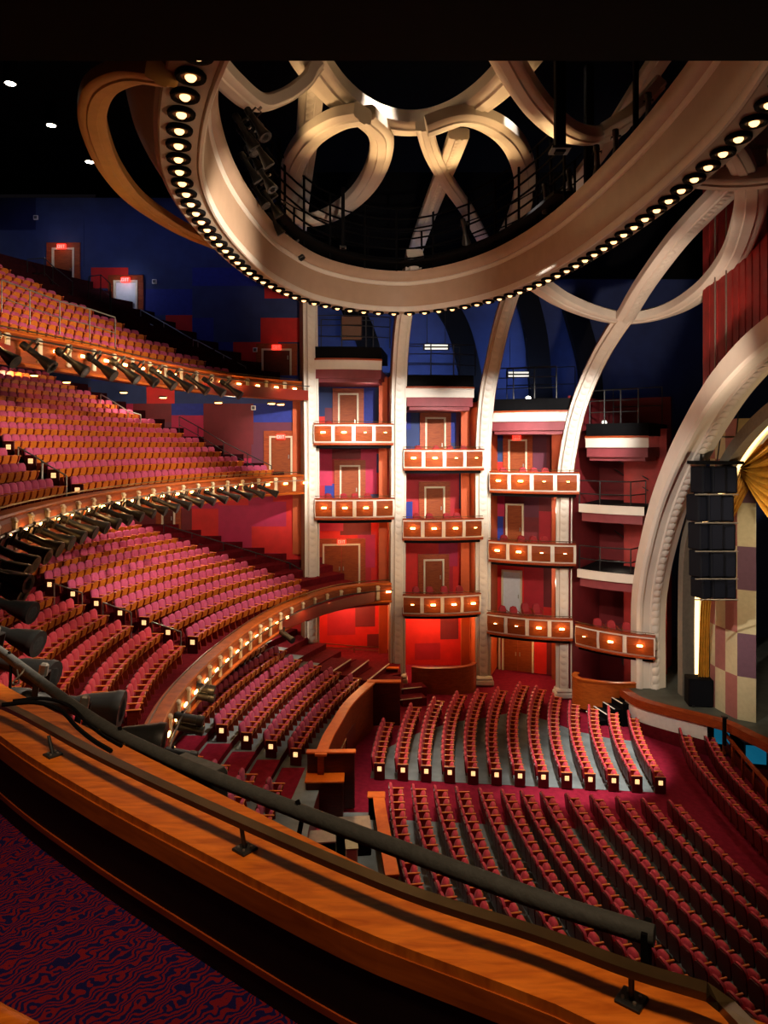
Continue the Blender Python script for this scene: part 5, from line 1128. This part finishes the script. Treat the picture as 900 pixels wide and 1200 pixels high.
# warm light on the loops inside the ring and on the ring itself
for p, t, w in (((-1, 30, 9.6), (-1, 26, 14), 450), ((4, 31, 9.6), (3, 28, 13), 900), ((-4.0, 26, 9.6), (-2, 25, 13), 600), ((6.2, 27, 9.6), (4, 24, 13), 700), ((1, 33, 9.8), (1, 22, 12), 600), ((-9, 22, 5.5), (-8, 22, 8), 50)):
    spot('ring_uplight', p, t, w*.7, 110, .8, (255, 204, 140), .5)
spot('ring_light', (1.5, 12, 1.5), (-.5, 38, 8.4), 11000, 30, .9, (255, 226, 200), .3)
spot('ring_light', (9.5, 20, 0), (12, 33, 6.4), 7000, 44, .9, (255, 226, 200), .3)  # added light for the outer loop on the stage side; no fixture there
spot('ring_light', (2.5, 14, 1), (-5.6, 20, 7.5), 900, 70, .9, (255, 210, 170), .3)
# stage side
point('stage_light', (15.2, 26, -4), 420, (255, 224, 180), .4)
spot('stage_light', (12, 24, 3), (16, 32.5, -7), 2600, 34, .8, (255, 226, 196), .3)
spot('red_wall_light', (8, 26, 4), (13.7, 26, 8), 300, 70, .9, WARM, .3)
# lamp over the viewer's parapet
spot('parapet_light', (.6, 1.2, 2.0), (-.5, 2.7, -1.6), 350, 64, .8, (255, 214, 170), .3)
spot('parapet_light', (-1.2, 2.4, 2.0), (-1.9, 3.8, -1.6), 140, 60, .8, (255, 214, 170), .3)
spot('parapet_light', (-.5, 7, 2.1), (-4, 7, -2), 2600, 70, .8, WARM, .1)  # added to brighten the near balcony spotlights; no fixture there
spot('parapet_light', (-1, 1.2, 1.2), (-1.9, 2.0, -2.0), 7, 80, .9, WARM, .1)
for z in (-3.2, -7.2): b = BAYS[3]; point('bay_light', b.p(b.W*.6, 1.2, z+1.2), 30, WARM, .2)  # fourth bay lights are added to lift its dark walls; no fixtures
b = BAYS[3]; point('bay_light', b.p(b.W*.6, .8, -10.9), 90, WARM, .2); point('bay_light', b.p(b.W*.6, 1.4, .0), 60, WARM, .2)
spot('balcony_rail_fill', (-5.5, 24, 2.6), (-8.5, 20, -2.2), 900, 90, .9, WARM, .2)  # added pair to brighten the middle balcony spotlights; no fixtures
spot('balcony_rail_fill', (-4.0, 33, 2.6), (-7.5, 33, -2.2), 900, 90, .9, WARM, .2)
point('door_lamp', (wx(148), 40.6, 9.2), 26, (235, 240, 255), .1); point('door_lamp', (wx(75), 40.6, 11.2), 14, WARM, .1)  # added fill on the two upper doors; no lamp fittings there
for p, e in GLOWS: point('fascia_lamp', p, e, (255, 190, 116), .05)
# dim room tone
w = bpy.data.worlds.new('World'); bpy.context.scene.world = w; w.use_nodes = True
w.node_tree.nodes['Background'].inputs['Color'].default_value = (.01, .008, .01, 1); w.node_tree.nodes['Background'].inputs['Strength'].default_value = .3
# ---------------------------------------------------------------- camera and film
cam = bpy.data.cameras.new('camera'); co = bpy.data.objects.new('camera', cam); C.objects.link(co)
cam.sensor_fit = 'HORIZONTAL'; cam.sensor_width = 36; cam.lens = 36*F/900; cam.shift_y = -(600-CY)/900; cam.clip_start = .05; cam.clip_end = 300
co.location = (0, 0, 0); co.rotation_euler = (PI/2, 0, 0)
s = bpy.context.scene; s.camera = co
s.view_settings.view_transform = 'Standard'; s.view_settings.look = 'None'; s.view_settings.exposure = 0; s.view_settings.gamma = 1; s.view_settings.use_curve_mapping = False
s.cycles.use_denoising = True; s.cycles.max_bounces = 5; s.cycles.diffuse_bounces = 3; s.cycles.glossy_bounces = 2; s.cycles.transmission_bounces = 2
s.cycles.use_light_tree = True; s.cycles.sample_clamp_indirect = 4; s.cycles.sample_clamp_direct = 30
s.cycles.caustics_reflective = False; s.cycles.caustics_refractive = False
